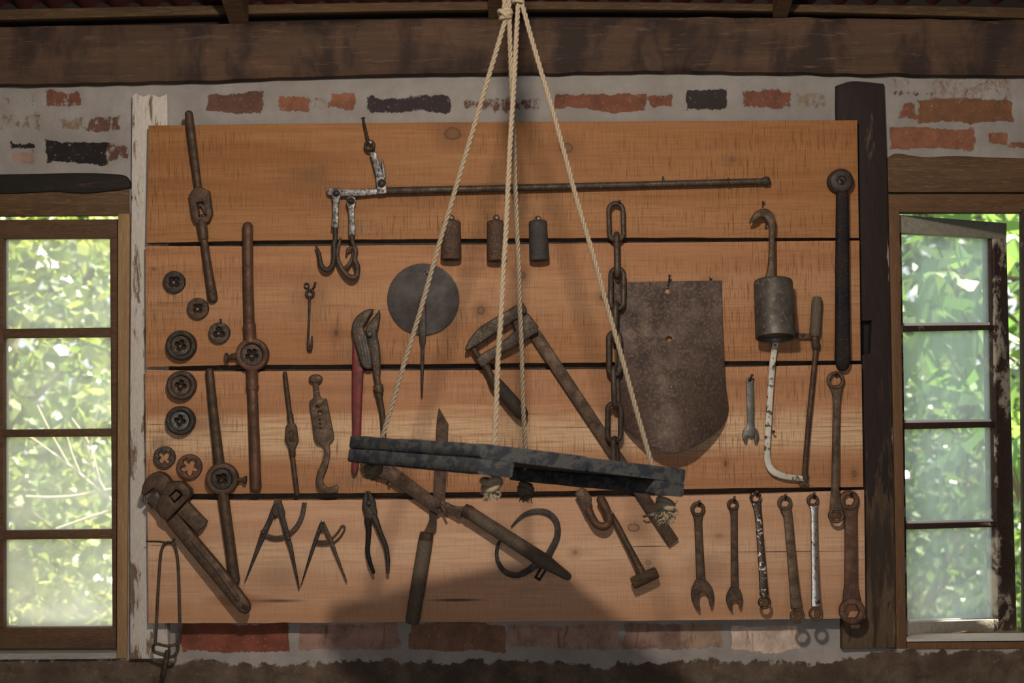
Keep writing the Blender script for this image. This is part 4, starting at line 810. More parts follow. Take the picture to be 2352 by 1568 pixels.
mb = MB(); lathe(mb, (981, 1222, 18), (977.5, 1241, 18), [(0, 10), (.1, 15.5), (.9, 16.5), (1, 16.5)], 24); mb.build('ferrule', 'rust', t)
mb = MB(); lathe(mb, (977.5, 1240, 18), (946.5, 1432, 18), [(0, 16.8), (.5, 17.2), (.95, 16), (.99, 15), (1, 12)], 28); mb.build('handle', 'handle_wood', t)
mb = MB(); lathe(mb, (1064, 1169, 34), (1082, 1179, 36), [(0, 13), (.1, 15), (.5, 15), (.55, 16.5), (1, 16)], 24); mb.build('ferrule', 'rust', t)
mb = MB(); lathe(mb, (1080, 1178, 36), (1311, 1328, 40), [(0, 15), (.4, 16), (.66, 17), (.74, 17.3), (.76, 16.6), (.80, 15.2), (.9, 11.5), (.97, 9.3), (.99, 7), (1, 3)], 28); mb.build('handle', 'handle_wood', t)
mb = MB(); plate(mb, crn((1000, 1150), (1011, 1148), (1013, 1163), (1002, 1166)), 36, 12, (), 1.5, sm=1); rivet(mb, 1006.5, 1157, 37, 4, 2); tube(mb, [(1012, 1160, 32), (1020, 1172, 38), (1026, 1186, 34)], 3, 8); mb.build('pivot_bolt', 'rust_pale', t)
nail(890, 1108, 'bent nail under the long shear blade', 20, 4, 4)

# 19 bar clamp
t = thing('bar_clamp', 'large old bar clamp with two pointed jaws and a wooden-handled screw', 'clamp', (1215, 760, 24))
mb = MB(); plate(mb, [(1067.5, 801, 1), (1077, 781), (1101, 752), (1141, 727), (1199, 692.5, 1), (1208, 705), (1211, 718, 1), (1175, 740), (1141, 762), (1095, 793), (1071, 806)], 46, 26, (), 3); mb.build('fixed_jaw', 'iron', t)
mb = MB(); plate(mb, [(1177, 739, 1), (1212, 719, 1), (1219, 726), (1237, 750, 1), (1236, 762, 1), (1221, 771, 1), (1184, 796), (1147, 815), (1117, 838), (1106, 843, 1), (1092, 826, 1), (1104, 814), (1150, 786), (1184, 759, 1)], 44, 26, (), 3); mb.build('sliding_jaw', 'iron', t)
mb = MB(); lathe(mb, (1084, 796, 32), (1108, 832, 32), [(i / 20, 6.5 + .9 * (i % 2)) for i in range(21)], 14); lathe(mb, (1115, 838, 32), (1132, 874, 33), [(0, 9), (.2, 9.5), (.5, 8.5), (1, 10)], 16); mb.build('screw', 'rust', t)
mb = MB(); lathe(mb, (1129, 868, 34), (1208, 960, 36), [(0, 6), (.015, 10), (.05, 13), (.2, 15), (.6, 16.5), (.85, 16), (.94, 13), (.98, 9), (1, 4)], 28); mb.build('handle', 'dark_handle', t)
mb = MB(); plate(mb, crn((1216, 774), (1240, 758), (1559, 1238), (1536, 1254)), 18, 12, (), 2, sm=1); mb.build('bar', 'rust', t)
mb = MB(); plate(mb, crn((1370, 970), (1378, 968), (1376, 978)), 20, 8, (), 1, sm=1); mb.build('stop', 'rust', t)
mb = MB(); tube(mb, [(1478, 1186, 22), (1486, 1184, 34), (1514, 1173, 34), (1520, 1172, 22)], 2.6, 8); mb.build('wire_band', 'grey_steel', t)

# 20 chain
t = thing('chain', 'heavy rusty chain hanging down beside the shovel plate', 'chain', (1415, 465, 22))
def link(mb, p, q, hw, r, ang_):
    """oval link from world p to q; ang_ turns it about its own axis (0 = facing the room)"""
    ax = (p - q); L = ax.length; ax.normalize(); sd = Vector((1, 0, 0)); sd = (sd - ax * sd.dot(ax)).normalized(); fw = ax.cross(sd); s2 = sd * math.cos(ang_) + fw * math.sin(ang_)
    c = (p + q) / 2; pts = []; w = (hw - r) / 1000; h = L / 2 - r / 1000 - w
    for i in range(14): a = math.pi * i / 13; pts.append(c + ax * (h + w * math.sin(a)) + s2 * w * math.cos(a))
    for i in range(14): a = math.pi * i / 13; pts.append(c - ax * (h + w * math.sin(a)) - s2 * w * math.cos(a))
    n = len(pts); seg = 10; vs, fs = [], []
    nn = ax.cross(s2)
    for i in range(n):
        tt = (pts[(i + 1) % n] - pts[i - 1]).normalized(); bb = tt.cross(nn)
        for k in range(seg): a = 2 * math.pi * k / seg; vs.append(pts[i] + (nn * math.cos(a) + bb * math.sin(a)) * r / 1000)
    for i in range(n):
        for k in range(seg): fs.append((i * seg + k, ((i + 1) % n) * seg + k, ((i + 1) % n) * seg + (k + 1) % seg, i * seg + (k + 1) % seg))
    mb.add(vs, fs)
for (xa, ya_, xb, yb_, hw, r, an) in ((1414, 461, 1416, 557, 22, 5.6, .1), (1416, 531, 1418, 642, 22, 7.2, 1.5), (1418, 611, 1417, 715, 21, 6.2, .12), (1416, 690, 1413, 790, 20, 6.8, 1.38), (1411, 757, 1411, 867, 20, 7, -.42), (1412, 838, 1416, 942, 19, 6.6, 1.15), (1411, 920, 1410, 1019, 21, 6, .1), (1411, 1000, 1414, 1096, 20, 6.8, 1.25)):
    mb = MB(); link(mb, PD(xa, ya_, 29 + (ya_ - 461) * .022), PD(xb, yb_, 29 + (yb_ - 461) * .022), hw, r, an); mb.build('link', 'iron', t)
nail(1412, 472, 'nail through the top link of the chain', 42, 11, -10, (-3, 3))

# 21 shovel plate
def shov(x, y): u = max(0, min(1, (y - 690) / 350)); return 6 + 76 * max(0, 1 - ((x - 1545) / 130) ** 2) * u * u * (3 - 2 * u)
t = thing('shovel_blade', 'large flat rusty shovel blade with a rounded bottom and three holes', 'shovel', (1538, 660, 8))
mb = MB(); plate(mb, [(1406, 649, 1), (1530, 646), (1658.5, 644, 1), (1660, 720), (1664, 820), (1668, 890), (1673, 925), (1672, 952), (1657, 982), (1628, 1006), (1588, 1030), (1549, 1040), (1518, 1035), (1481, 1018), (1439, 988), (1425, 966), (1419, 942), (1414, 860), (1410, 760)], shov, 4, [circ(1533, 668, 6, 14), circ(1537, 779, 7.2, 16)], 1, sm=6, res=1, grid=18); mb.build('plate', 'spade_rust', t)
mb = MB(); rivet(mb, 1543, 889, shov(1543, 889), 5.5, 2); mb.build('rivet', 'grey_steel', t)
nail(1535, 655, 'nail the shovel blade hangs on', 26, 3, -21, (-2, 10)); nail(1632, 640, 'small nail above the right corner of the shovel blade', 10, 0, -3)

# 22 hooked poise
t = thing('hooked_weight', 'heavy cast iron cylinder hanging from a flattened hook above the hacksaw', 'weight', (1775, 640, 40))
mb = MB(); plate(mb, [(1721, 512, 1), (1726, 500), (1736, 486), (1755, 478), (1773, 486), (1782, 506), (1781, 540), (1781, 600), (1782, 632), (1789, 648, 1), (1755, 648, 1), (1764, 612), (1767, 560), (1766, 519), (1759, 503), (1749, 498), (1736, 508)], 45, 12, (), 4, sm=6); mb.build('hook', 'rust_pale', t)
mb = MB(); lathe(mb, (1775.5, 644, 46), (1781.5, 776, 76), [(0, 34), (.015, 42.5), (.05, 44), (.5, 44.3), (.97, 45), (1, 44), (.995, 40), (.93, 38), (.92, 5)], 44); mb.build('cylinder', 'cast', t)
nail(1757, 492, 'nail the hooked cast iron weight hangs on', 52, -3, 14, (2, -10))
nail(1752, 470, 'thin nail standing above the hooked weight', 14, 1, -6, (0, 8))

# 23 hacksaw
t = thing('hacksaw', 'hacksaw with a chipped white frame hanging behind the cast iron cylinder', 'saw', (1870, 790, 14))
mb = MB(); lathe(mb, (1877.5, 681, 16), (1871.5, 774, 16), [(0, 6), (.02, 9.5), (.09, 11.5), (.16, 12.8), (.5, 12.5), (.85, 13.2), (.95, 12.6), (1, 10)], 22); mb.build('handle', 'handle_wood', t)
mb = MB(); lathe(mb, (1871.5, 773, 16), (1875, 803, 16), [(0, 8), (.3, 8), (.35, 10), (.8, 10), (1, 6)], 16); mb.build('ferrule', 'rust', t)
mb = MB(); plate(mb, crn((1776, 766), (1838, 765), (1868, 767), (1868, 778), (1834, 778), (1776, 776)), 16, 7, [circ(1845, 771, 3, 8)], 1.5, sm=1); mb.build('arm', 'rust', t)
mb = MB(); tube(mb, [(1874, 800, 15), (1863, 910, 15), (1853, 1020, 15), (1848, 1090, 15)], [6, 6.2, 6.2, 6], 10); mb.build('blade_rod', 'rust', t)
mb = MB(); ribbon(mb, [(1791, 770), (1784, 784), (1779, 803), (1774, 845), (1770, 900), (1766, 968), (1762.5, 1030), (1764, 1060), (1774, 1080), (1794, 1091), (1818, 1096), (1836, 1098), (1852, 1100)], [13, 14, 14, 14, 14, 14, 14, 15, 16, 15, 14, 13, 12], 20, 9, 2.5, holes=[circ(1781, 792, 2, 8)]); mb.build('frame', 'white_paint', t)
mb = MB(); lathe(mb, (1850, 1086, 16), (1848, 1112, 16), [(0, 7), (.5, 8), (.7, 5), (1, 5)], 12); plate(mb, [(1836, 1112), (1848, 1107), (1860, 1113), (1857, 1119), (1848, 1114), (1839, 1118)], 20, 6, (), 2); mb.build('wing_nut', 'rust_pale', t)
nail(1770, 988, 'thin nail holding the hacksaw frame', 26, 7, 3, (-6, -1))

# 24 long black bar
t = thing('socket_bar', 'long thick black bar with round socket head hanging at the board\'s right edge', 'wrench', (1934, 415, 20))
mb = MB(); knob(mb, 1933.5, 414, 2, 36, [(0, 24), (.1, 28), (.8, 28), (.95, 25), (1, 20), (1, 11), (.8, 10.5)], 32); mb.build('socket', 'dark_iron', t)
mb = MB(); rivet(mb, 1931, 418, 30, 8, 5); mb.build('drive_square', 'chrome_rust', t)
mb = MB(); plate(mb, [(1924, 436, 1), (1951, 436, 1), (1952, 520), (1952.5, 600), (1954, 700), (1955.5, 800), (1956, 826), (1951, 844), (1938, 852), (1926, 844), (1920.5, 826), (1921, 800), (1921.5, 700), (1922, 600), (1923, 520)], 32, 26, (), 9, res=3); mb.build('bar', 'black_iron', t)

# 25 small open spanner
t = thing('open_spanner', 'small grey open-ended spanner hanging left of the hacksaw', 'spanner', (1722, 872, 6), 'spanners on the board')
mb = MB(); plate(mb, [(1714, 876), (1717, 868), (1723, 866), (1729, 868), (1731.5, 876), (1732.5, 930), (1733, 979), (1739, 987), (1743, 998), (1741, 1010), (1736.5, 1018), (1732, 1014, 1), (1733.5, 1001, 1), (1725, 1003), (1717, 1001, 1), (1716, 1013, 1), (1712, 1017), (1707, 1009), (1705.5, 998), (1708, 988), (1715, 979), (1715.5, 930)], lambda x, y: 10 + (y - 866) * .05, 5, [circ(1723, 873, 3, 10)], 1.4); mb.build('body', 'grey_steel', t)
nail(1722, 873, 'nail the small grey spanner hangs on', 26, 5, -11, (-1, 2), mt='rust')

# 26/27 ring and combination spanners
def spanner(label, mt, ring, shaft, ring2=None, head=None, d=(14, 40), thick=9, accent=None, rib=None):
    y0, y1 = ring[1], (ring2 or (0, shaft[-1][1] + 40))[1]
    dd = lambda x, y: d[0] + (d[1] - d[0]) * max(0, min(1.15, (y - y0) / (y1 - y0)))
    t = thing('combination_spanner' if head else 'ring_spanner', label, 'spanner', (ring[0], ring[1], d[0]), 'spanners on the board')
    x, y, R, r = ring
    mb = MB(); ribbon(mb, [(p[0], p[1]) for p in shaft], [p[2] * 2 for p in shaft], lambda a, b_: dd(a, b_) - 1, thick - 2, 2.6); mb.build('shaft', accent or mt, t)
    mb = MB(); plate(mb, circ(x, y, R, 36), lambda a, b_: dd(a, b_) + 1.5, thick + 2, [clover(x, y, r, 6, .16, 36)], 2.6, sm=0); mb.build('ring', mt, t)
    if ring2:
        x, y, R, r = ring2; mb = MB(); plate(mb, circ(x, y, R, 36), lambda a, b_: dd(a, b_) + 2.5, thick + 3, [clover(x, y, r, 6, .16, 36)], 2.6, sm=0); mb.build('ring', mt, t)
    if head: mb = MB(); plate(mb, head, lambda a, b_: dd(a, b_) + 1, thick + 1, (), 1.0); mb.build('open_jaw', mt, t)
    if rib:
        mb = MB(); ribbon(mb, [(p[0] + rib, p[1]) for p in shaft[1:-1]], 2.2, lambda a, b_: dd(a, b_) + .8, 3, .8); ribbon(mb, [(p[0] - rib, p[1]) for p in shaft[1:-1]], 2.2, lambda a, b_: dd(a, b_) + .8, 3, .8); mb.build('rib', mt, t)
    return t
spanner('long double ring spanner hanging under the black bar at the right edge', 'rust_pale', (1920.5, 873, 20.5, 13.5), [(1921, 884, 17), (1922.5, 905, 11), (1922, 930, 8.5), (1920, 1040, 8.5), (1919, 1120, 9), (1919.5, 1150, 12), (1921.5, 1178, 16)], (1921.5, 1184, 18, 12.5), d=(16, 36), rib=6)
spanner('rusty combination spanner hanging nearest the end of the bar clamp', 'rust', (1603.5, 1169, 17, 10), [(1603.5, 1182, 12), (1604, 1200, 9), (1607, 1270, 9.5), (1610, 1330, 10.5), (1611, 1345, 14)], None, [(1600, 1332), (1620, 1332), (1632, 1343), (1639, 1358), (1640, 1376), (1636, 1392), (1632.5, 1394), (1630, 1386), (1628, 1374, 1), (1623, 1363), (1616, 1359), (1608, 1364), (1605, 1376, 1), (1607.5, 1390), (1608, 1401), (1604, 1401), (1594, 1387), (1588, 1370), (1589, 1353), (1594, 1342)], d=(12, 22))
spanner('small rusty combination spanner second in the row from the clamp end', 'rust', (1684, 1159, 13.5, 7.5), [(1685, 1170, 9.5), (1686.5, 1185, 8), (1687, 1270, 8), (1688, 1345, 9), (1688, 1355, 12)], None, [(1679, 1350), (1696, 1350), (1703, 1360), (1706, 1373), (1704.5, 1388), (1701.5, 1397), (1698.5, 1396), (1697, 1386, 1), (1693, 1380), (1688, 1378.5), (1683, 1382), (1681, 1389, 1), (1683, 1400), (1680, 1403), (1673.5, 1393), (1669, 1380), (1670, 1366), (1674, 1357)], d=(12, 18))
spanner('ring spanner with a twisted-looking rusty chrome shaft, third in the row', 'chrome_rust', (1736.5, 1143, 14, 9), [(1737.5, 1154, 11), (1741, 1172, 8.5), (1746, 1230, 8), (1751, 1300, 8.5), (1755.5, 1368, 10)], (1757, 1384, 15, 10), d=(12, 44))
spanner('broad dark ring spanner between two with chrome, fourth in the row', 'rust_pale', (1803.5, 1155, 17, 10), [(1805, 1168, 13.5), (1810, 1184, 10.5), (1817, 1260, 10), (1824, 1340, 11), (1830, 1398, 13)], (1832.5, 1415, 17, 12), d=(12, 56))
spanner('ring spanner with a shiny chrome shaft, fifth in the row', 'rust_pale', (1868, 1149, 14, 8.5), [(1869, 1160, 10.5), (1870.5, 1178, 8), (1871, 1260, 8), (1872.5, 1340, 8.5), (1874.5, 1394, 11)], (1875, 1410, 16, 11), d=(12, 58), accent='chrome')
spanner('very large rusty ring spanner hanging lowest at the right corner of the board', 'rust_red', (1952, 1149, 23, 12), [(1953, 1162, 19), (1955, 1182, 14.5), (1955.5, 1260, 14.5), (1955.5, 1340, 15), (1957, 1380, 21)], (1958.5, 1404, 30, 17), d=(14, 32), thick=12)
for (x, y, lab) in ((1606, 1160, 'nail in the ring of the spanner nearest the clamp end'), (1687, 1151, 'nail in the ring of the small spanner second in the row'), (1739, 1138, 'nail in the ring of the third spanner in the row'), (1804, 1146, 'nail in the ring of the fourth spanner in the row'), (1870, 1142, 'nail in the ring of the chrome-shafted spanner'), (1955, 1138, 'nail in the ring of the very large spanner'), (1921, 864, 'nail in the upper ring of the long double ring spanner')):
    nail(x, y, lab, 24, 0, -9, (0, 4), mt='rust')

# 28 outside calipers
t = thing('caliper', 'thin curved outside calipers behind the right shear handle', 'calipers', (1258, 1282, 8))
mb = MB(); ribbon(mb, [(1174, 1210), (1191, 1192), (1209, 1179.5), (1235, 1173.5), (1258, 1178), (1275, 1193), (1281, 1214), (1278, 1238), (1266, 1262), (1256, 1282)], [3, 7, 10, 12, 14, 14, 14, 14.5, 15, 17], 9, 4, 1); mb.build('leg', 'dark_iron', t)
mb = MB(); ribbon(mb, [(1154, 1234), (1143, 1254), (1141, 1277), (1149, 1300), (1164, 1316), (1186, 1321.5), (1209, 1313), (1235, 1295), (1256, 1278)], [5, 8, 8.5, 10, 12, 13, 14, 16, 18], 13, 4, 1); mb.build('leg', 'dark_iron', t)
mb = MB(); plate(mb, crn((1250, 1284), (1266, 1292), (1240, 1335), (1227, 1327)), 9, 4, [[(1247, 1302), (1254, 1305), (1239, 1328), (1233, 1325)]], .8, sm=1); mb.build('slotted_link', 'black_iron', t)
mb = MB(); rivet(mb, 1257, 1281, 14, 7, 3); mb.build('pivot', 'dark_iron', t)

# 29 hooked iron with a T head
t = thing('hooked_iron', 'bent iron rod with a U-shaped hook on top and a short wooden T head below', 'hand tool', (1410, 1190, 24))
mb = MB(); plate(mb, [(1320, 1133, 1), (1336, 1119, 1), (1348, 1126), (1360, 1146), (1357, 1162), (1361, 1178), (1345, 1182), (1338, 1168)], 38, 9, (), 3); mb.build('paddle', 'rust_pale', t)
mb = MB(); tube(mb, [(1351, 1170, 33), (1360, 1189, 34), (1371, 1204, 35), (1386, 1209, 36), (1397, 1201, 36), (1398, 1186, 36), (1388, 1161, 36), (1380, 1147, 36)], [10, 9.5, 9, 9.5, 9.5, 10, 10.5, 10.5], 14); mb.build('hook', 'rust_red', t)
mb = MB(); tube(mb, [(1405, 1182, 20), (1418, 1206, 22), (1445, 1258, 28), (1474, 1314, 34)], [6, 7, 7.5, 9.5], 12); mb.build('rod', 'rust', t)
mb = MB(); lathe(mb, (1451.5, 1340, 36), (1510, 1313, 36), [(0, 8), (.02, 13), (.15, 14), (.5, 14), (.9, 13.5), (.98, 13), (1, 9)], 12); mb.build('head', 'block_wood', t)
nail(1408, 1196, 'bright nail holding the hooked iron rod', 42, -2, -18, (0, 8), mt='grey_steel')

# ================================================================== hanging swing seat
def swing():
    sF = 1.024
    F = P(1105, 1018, -sF); Rc = P(1575, 1078, -sF + .2325); Lc = P(805, 1000, -sF + .373)
    U, V = Rc - F, Lc - F; N = U.cross(V).normalized()
    if N.z < 0: N = -N
    def q(u, v, h): return F + U * u + V * v + N * (h / 1000.0)
    t = thing('hanging_swing', 'weathered dark blue wooden swing seat hanging on four ropes in front of the board', 'swing', q(.5, .5, 0))
    def board(u0, u1, v0, v1, h0, h1, nu=30, nv=6, amp=.0016, seed=0):
        """timber with worn, slightly uneven arrises"""
        mb = MB(); prof = [(0, .12), (0, .88), (.12, 1), (.88, 1), (1, .88), (1, .12), (.88, 0), (.12, 0)]
        along_u = (u1 - u0) * U.length >= (v1 - v0) * V.length; n = 40; vs, fs = [], []
        ew = 3.0 / 1000.0
        for i in range(n + 1):
            s_ = i / n; pull = 0.0
            for (c, hh) in prof:
                if along_u:
                    u = u0 + (u1 - u0) * s_; w_ = (v1 - v0) * V.length; k = min(.12, ew / w_) / .12; cc = (c if c in (0, 1) else (.12 * k if c < .5 else 1 - .12 * k)); v = v0 + (v1 - v0) * cc
                else:
                    v = v0 + (v1 - v0) * s_; w_ = (u1 - u0) * U.length; k = min(.12, ew / w_) / .12; cc = (c if c in (0, 1) else (.12 * k if c < .5 else 1 - .12 * k)); u = u0 + (u1 - u0) * cc
                p = q(u, v, h0 + (h1 - h0) * hh)
                p += N * amp * mnoise.noise(p * 26 + Vector((seed, 0, 0))) + N * amp * .6 * mnoise.noise(p * 90)
                vs.append(p)
        m = len(prof)
        for i in range(n):
            for k in range(m): fs.append((i * m + k, i * m + (k + 1) % m, (i + 1) * m + (k + 1) % m, (i + 1) * m + k))
        fs.append(tuple(range(m))); fs.append(tuple(n * m + k for k in range(m))[::-1]); mb.add(vs, fs); return mb
    T = 23
    board(0, .497, 0, 1, -T, 0, seed=1).build('seat_board', 'seat_paint', t); board(.503, 1, 0, 1, -T, 0, seed=4).build('seat_board', 'seat_paint', t)
    board(0, .155, 0, 1, -T - 25, -T - .3, seed=8).build('cleat', 'seat_paint', t); board(.845, 1, 0, 1, -T - 25, -T - .3, seed=12).build('cleat', 'seat_paint', t)
    def rope(p, e, turns_per_m=86, R=.0025, r=.0023, sag=0.0):
        mb = MB(); n = int((e - p).length * turns_per_m * 7); ax = (e - p).normalized(); u = ax.orthogonal().normalized(); w = ax.cross(u); L = (e - p).length
        for s_ in range(3):
            pts = []
            for i in range(n + 1):
                k = i / n; ph = 2 * math.pi * (k * L * turns_per_m / 1.0 / 3.0 + s_ / 3.0)
                c = p.lerp(e, k) + Vector((0.0015 * mnoise.noise(Vector((k * 7, s_ * 0, p.x * 9))), 0, 0)) + Vector((0, 0, -sag * 4 * k * (1 - k)))
                pts.append(c + u * math.cos(ph) * R + w * math.sin(ph) * R)
            sweep(mb, pts, [r] * len(pts), 6)
        return mb
    yk = -0.72
    k1, k2 = P(1163, 36, yk), P(1190, 8, yk)
    hang = Vector((k1.lerp(k2, .5).x, yk, roof_z(yk) + .01))
    cor = [('L', .085, .915, P(1161, 46, yk)), ('F', .115, .075, P(1190, 10, yk)), ('K', .87, .90, P(1170, 42, yk)), ('R', .945, .075, P(1200, 10, yk))]
    for (nm, u, v, top) in cor:
        rp = rope(q(u, v, -T - 26), top).build('rope', 'rope', t, merge=False)
        # knot and fray under the cleat
        c = q(u + (.035 if nm == 'R' else 0), v, -T - 36); mb = MB(); rr = random.Random(ord(nm))
        for i in range(4): torus(mb, c + Vector((rr.uniform(-4, 4), rr.uniform(-4, 4), rr.uniform(-8, 5))) / 1000, 11, 6.2, (rr.uniform(-.7, .7), rr.uniform(-.7, .7), 1), 0, 18, 8)
        mb.build('knot', 'rope_fray' if nm in 'FR' else 'rope_dark', rp)  # left and back knots take the darker rope tone
        mb = MB(); nf = {'R': 140, 'F': 110, 'K': 60, 'L': 24}[nm]; ln = {'R': 34, 'F': 26, 'K': 26, 'L': 16}[nm]
        for i in range(nf):
            a_ = rr.uniform(0, 2 * math.pi); q0 = rr.uniform(1, 7); pts = [c + Vector((math.cos(a_) * q0, math.sin(a_) * q0, -6 - rr.uniform(0, ln * .35))) / 1000]
            dr = Vector((rr.uniform(-.9, .9), rr.uniform(-.9, .9), -rr.uniform(.1, 1.1))); l = ln * rr.uniform(.4, 1.0)
            for k in range(1, 9): dr = (dr + Vector((rr.uniform(-.8, .7), rr.uniform(-.8, .8), rr.uniform(-.75, .45)))).normalized(); pts.append(pts[-1] + dr * l / 8000)
            sweep(mb, pts, [.0016, .0016, .0015, .0014, .0013, .0012, .001, .0008, .0005], 4)
        mb.build('frayed_end', 'rope_fray' if nm in 'FR' else 'rope_dark', rp, merge=False)
    # where the ropes are gathered near the roof
    mb = MB(); rr = random.Random(3)
    for i in range(5): torus(mb, k1 + Vector((rr.uniform(-3, 3), rr.uniform(-3, 3), -4 + 3.4 * i)) / 1000, 8.5 - .5 * i, 4.4, (rr.uniform(-.5, .5), rr.uniform(-.3, .3), 1), 0, 18, 8)
    torus(mb, k1 + Vector((-.006, -.004, .001)), 9, 4.4, (.8, .2, .9), 0, 18, 8)
    mb.build('gathering_knot', 'rope', t, merge=False)
    mb = MB()
    for i in range(9): torus(mb, k2 + Vector((0, 0, .003 + .0052 * i)), 8.5, 4.2, (.12 * (-1) ** i, .1, 1), 0, 18, 8)
    mb.build('whipping', 'rope', t, merge=False)
    for e in (k1, k2):
        for dx in (-.004, .004): rope(e + Vector((dx, 0, .002)), Vector((hang.x + dx + (e.x - hang.x) * .4, yk, hang.z))).build('hanging_rope', 'rope', t, merge=False)
swing()
# pole across the rafters that the swing hangs from
mb = MB(); A = Vector((-.62, -.72, roof_z(-.72) + .045)); lathe_w(mb, A, A + Vector((1.26, 0, 0)), [(0, 24), (.01, 27), (.5, 28), (.99, 27), (1, 24)], 20)
tag(mb.build('swing_pole', 'rafter_wood'), 'round pole laid across the rafters to carry the swing ropes', 'pole')

# ================================================================== outside the windows
mb = MB(); box(mb, -14, 14, 0.28, 22, -.35, -.25); struct('ground', mb, 'soil', 'dark green ground outside the windows')
def leaves(name, center, rad, n, size, mt, parent, asp=.45, droop=.35, seed=1, shell=.35):
    rr = random.Random(seed); vs, fs, rn = [], [], []
    for i in range(n):
        while True:
            d = Vector((rr.uniform(-1, 1), rr.uniform(-1, 1), rr.uniform(-1, 1)))
            if .05 < d.length < 1: break
        d = d.normalized() * (shell + (1 - shell) * d.length ** .6) * (1 + .22 * mnoise.noise(d * 2.3 + Vector((seed, 0, 0))))
        c = Vector(center) + Vector((d.x * rad[0], d.y * rad[1], d.z * rad[2]))
        L = size * rr.uniform(.6, 1.3); ax = Vector((rr.uniform(-1, 1), rr.uniform(-1, 1), rr.uniform(-1, .6))).normalized(); sd = ax.cross(Vector((rr.uniform(-1, 1), rr.uniform(-1, 1), rr.uniform(-.3, 1)))).normalized(); up = ax.cross(sd)
        o = len(vs); h = L * asp / 2
        for (t_, w_, k) in ((0, 0, 0), (.3, h, .06), (.65, h * .8, .02), (1, 0, -droop)):
            p = c + ax * L * t_ + up * L * k
            if w_ == 0: vs.append(p); rn.append(rr.random())
            else: vs += [p - sd * w_, p + sd * w_]; rn += [rn[-1]] * 2
        r0 = rn[o]; rn[o:] = [r0] * 6
        fs += [(o, o + 1, o + 2), (o + 1, o + 3, o + 4, o + 2), (o + 3, o + 5, o + 4)]
    me = bpy.data.meshes.new(name); ob = bpy.data.objects.new(name, me); COL.objects.link(ob); ob.parent = parent; L0 = wloc(parent)
    me.from_pydata([v - L0 for v in vs], [], fs); me.materials.append(M[mt]); a = me.attributes.new('rnd', 'FLOAT', 'POINT'); a.data.foreach_set('value', rn)
    ob['kind'] = 'stuff'; return ob
def plant(name, label, cat, x, y, h, rad, n, size, mt, seed, trunk=.04, asp=.45, group=None, cz=None):
    t = thing(name, label, cat, Vector((x, y, -.25)), group); z = cz if cz else h - rad[2] * .85
    mb = MB(); rr = random.Random(seed); pts = [Vector((x, y, -.25)) + Vector((rr.uniform(-.06, .06) * k, rr.uniform(-.06, .06) * k, (z + .25) * k / 4)) for k in range(5)]
    sweep(mb, sm3(pts, 4), [trunk * (1 - .5 * i / 16) for i in range(17)], 8)
    for k in range(7):
        a, e = pts[2 + k % 3], Vector((x, y, z)) + Vector((rr.uniform(-.7, .7) * rad[0], rr.uniform(-.7, .7) * rad[1], rr.uniform(-.5, .7) * rad[2]))
        sweep(mb, [a, a.lerp(e, .5) + Vector((0, 0, .08)), e], [trunk * .45, trunk * .3, trunk * .12], 6)
    mb.build('stem', 'bark', t, merge=False)
    leaves('foliage', (x, y, z), rad, n, size, mt, t, asp, seed=seed); return t
GB = 'shrubs and trees outside the windows'
plant('shrub', 'sunlit leafy shrub close outside the left window', 'shrub', -2.30, 3.1, 2.6, (.75, .7, 1.45), 3600, .095, 'leaf', 11, .035, .5, GB)
plant('shrub', 'yellow-green shrub lower down outside the left window', 'shrub', -1.95, 4.9, 1.5, (.7, .6, .95), 1900, .09, 'leaf', 12, .03, .5, GB)
plant('tree', 'dark green tree beyond the left window', 'tree', -3.6, 7.0, 5.4, (2.2, 1.4, 3.0), 9000, .15, 'leaf_dark', 13, .12, .5, GB, 2.2)
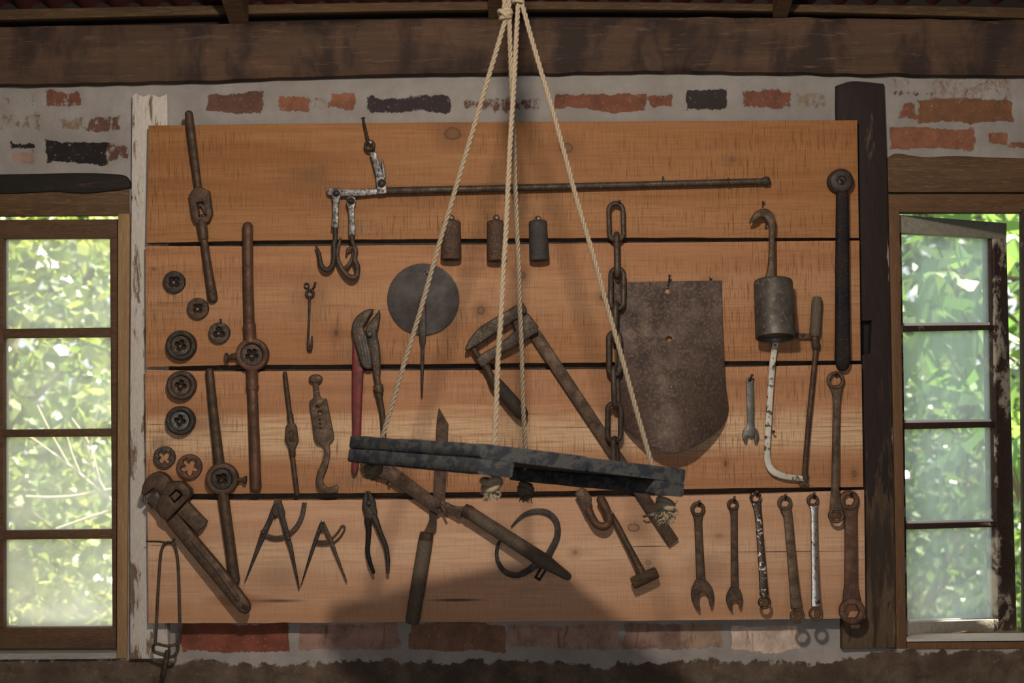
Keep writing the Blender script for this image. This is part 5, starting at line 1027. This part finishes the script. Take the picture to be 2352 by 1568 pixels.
plant('tree', 'pale leafy tree at the back left behind the shrubs', 'tree', -5.4, 10.5, 7.0, (3.0, 1.8, 4.0), 5200, .30, 'leaf', 14, .15, .5, GB, 2.8)
plant('shrub', 'shrub with long drooping leaves close outside the right window', 'shrub', 2.25, 2.6, 2.5, (.75, .7, .75), 260, .42, 'leaf_long', 21, .03, .16, GB)
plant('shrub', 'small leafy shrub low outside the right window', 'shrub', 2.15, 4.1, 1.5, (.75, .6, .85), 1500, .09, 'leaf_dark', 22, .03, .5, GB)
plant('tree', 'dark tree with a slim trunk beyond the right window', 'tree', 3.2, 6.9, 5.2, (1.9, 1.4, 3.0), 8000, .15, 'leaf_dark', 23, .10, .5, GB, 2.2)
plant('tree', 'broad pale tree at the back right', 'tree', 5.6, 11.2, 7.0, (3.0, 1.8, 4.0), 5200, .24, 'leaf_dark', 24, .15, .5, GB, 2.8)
# bare sapling whose pale twigs cross behind the left panes
t = thing('bare_sapling', 'bare sapling with pale twigs crossing outside the lower left panes', 'sapling', Vector((P(310, 1500, 2.3).x, 2.3, -.25)))
mb = MB(); x_ = P(310, 1500, 2.3).x; sweep(mb, [Vector((x_, 2.3, -.25)), Vector((x_ + .02, 2.3, .6)), Vector((x_, 2.3, 1.7))], [.022, .018, .008], 8); mb.build('stem', 'twig', t)
for pts, r in (([(120, 1040), (180, 1085), (255, 1150), (312, 1190)], 7), ([(60, 1140), (120, 1142), (190, 1136), (310, 1112)], 7), ([(130, 1215), (200, 1190), (262, 1170), (312, 1150)], 8), ([(190, 1000), (212, 1070), (250, 1140), (312, 1230)], 6), ([(150, 985), (165, 1040), (185, 1088)], 4), ([(165, 960), (205, 1020), (228, 1098)], 4), ([(225, 935), (212, 1000), (200, 1100)], 4), ([(85, 930), (120, 1000), (160, 1070)], 4), ([(30, 985), (80, 1010), (150, 1062)], 4)):
    mb = MB(); w = [P(a, b_, 2.3) for a, b_ in pts]; sweep(mb, sm3(w, 5), [r / 1000.0 * .75] * (5 * (len(w) - 1) + 1), 6); mb.build('branch', 'twig', t, merge=False)
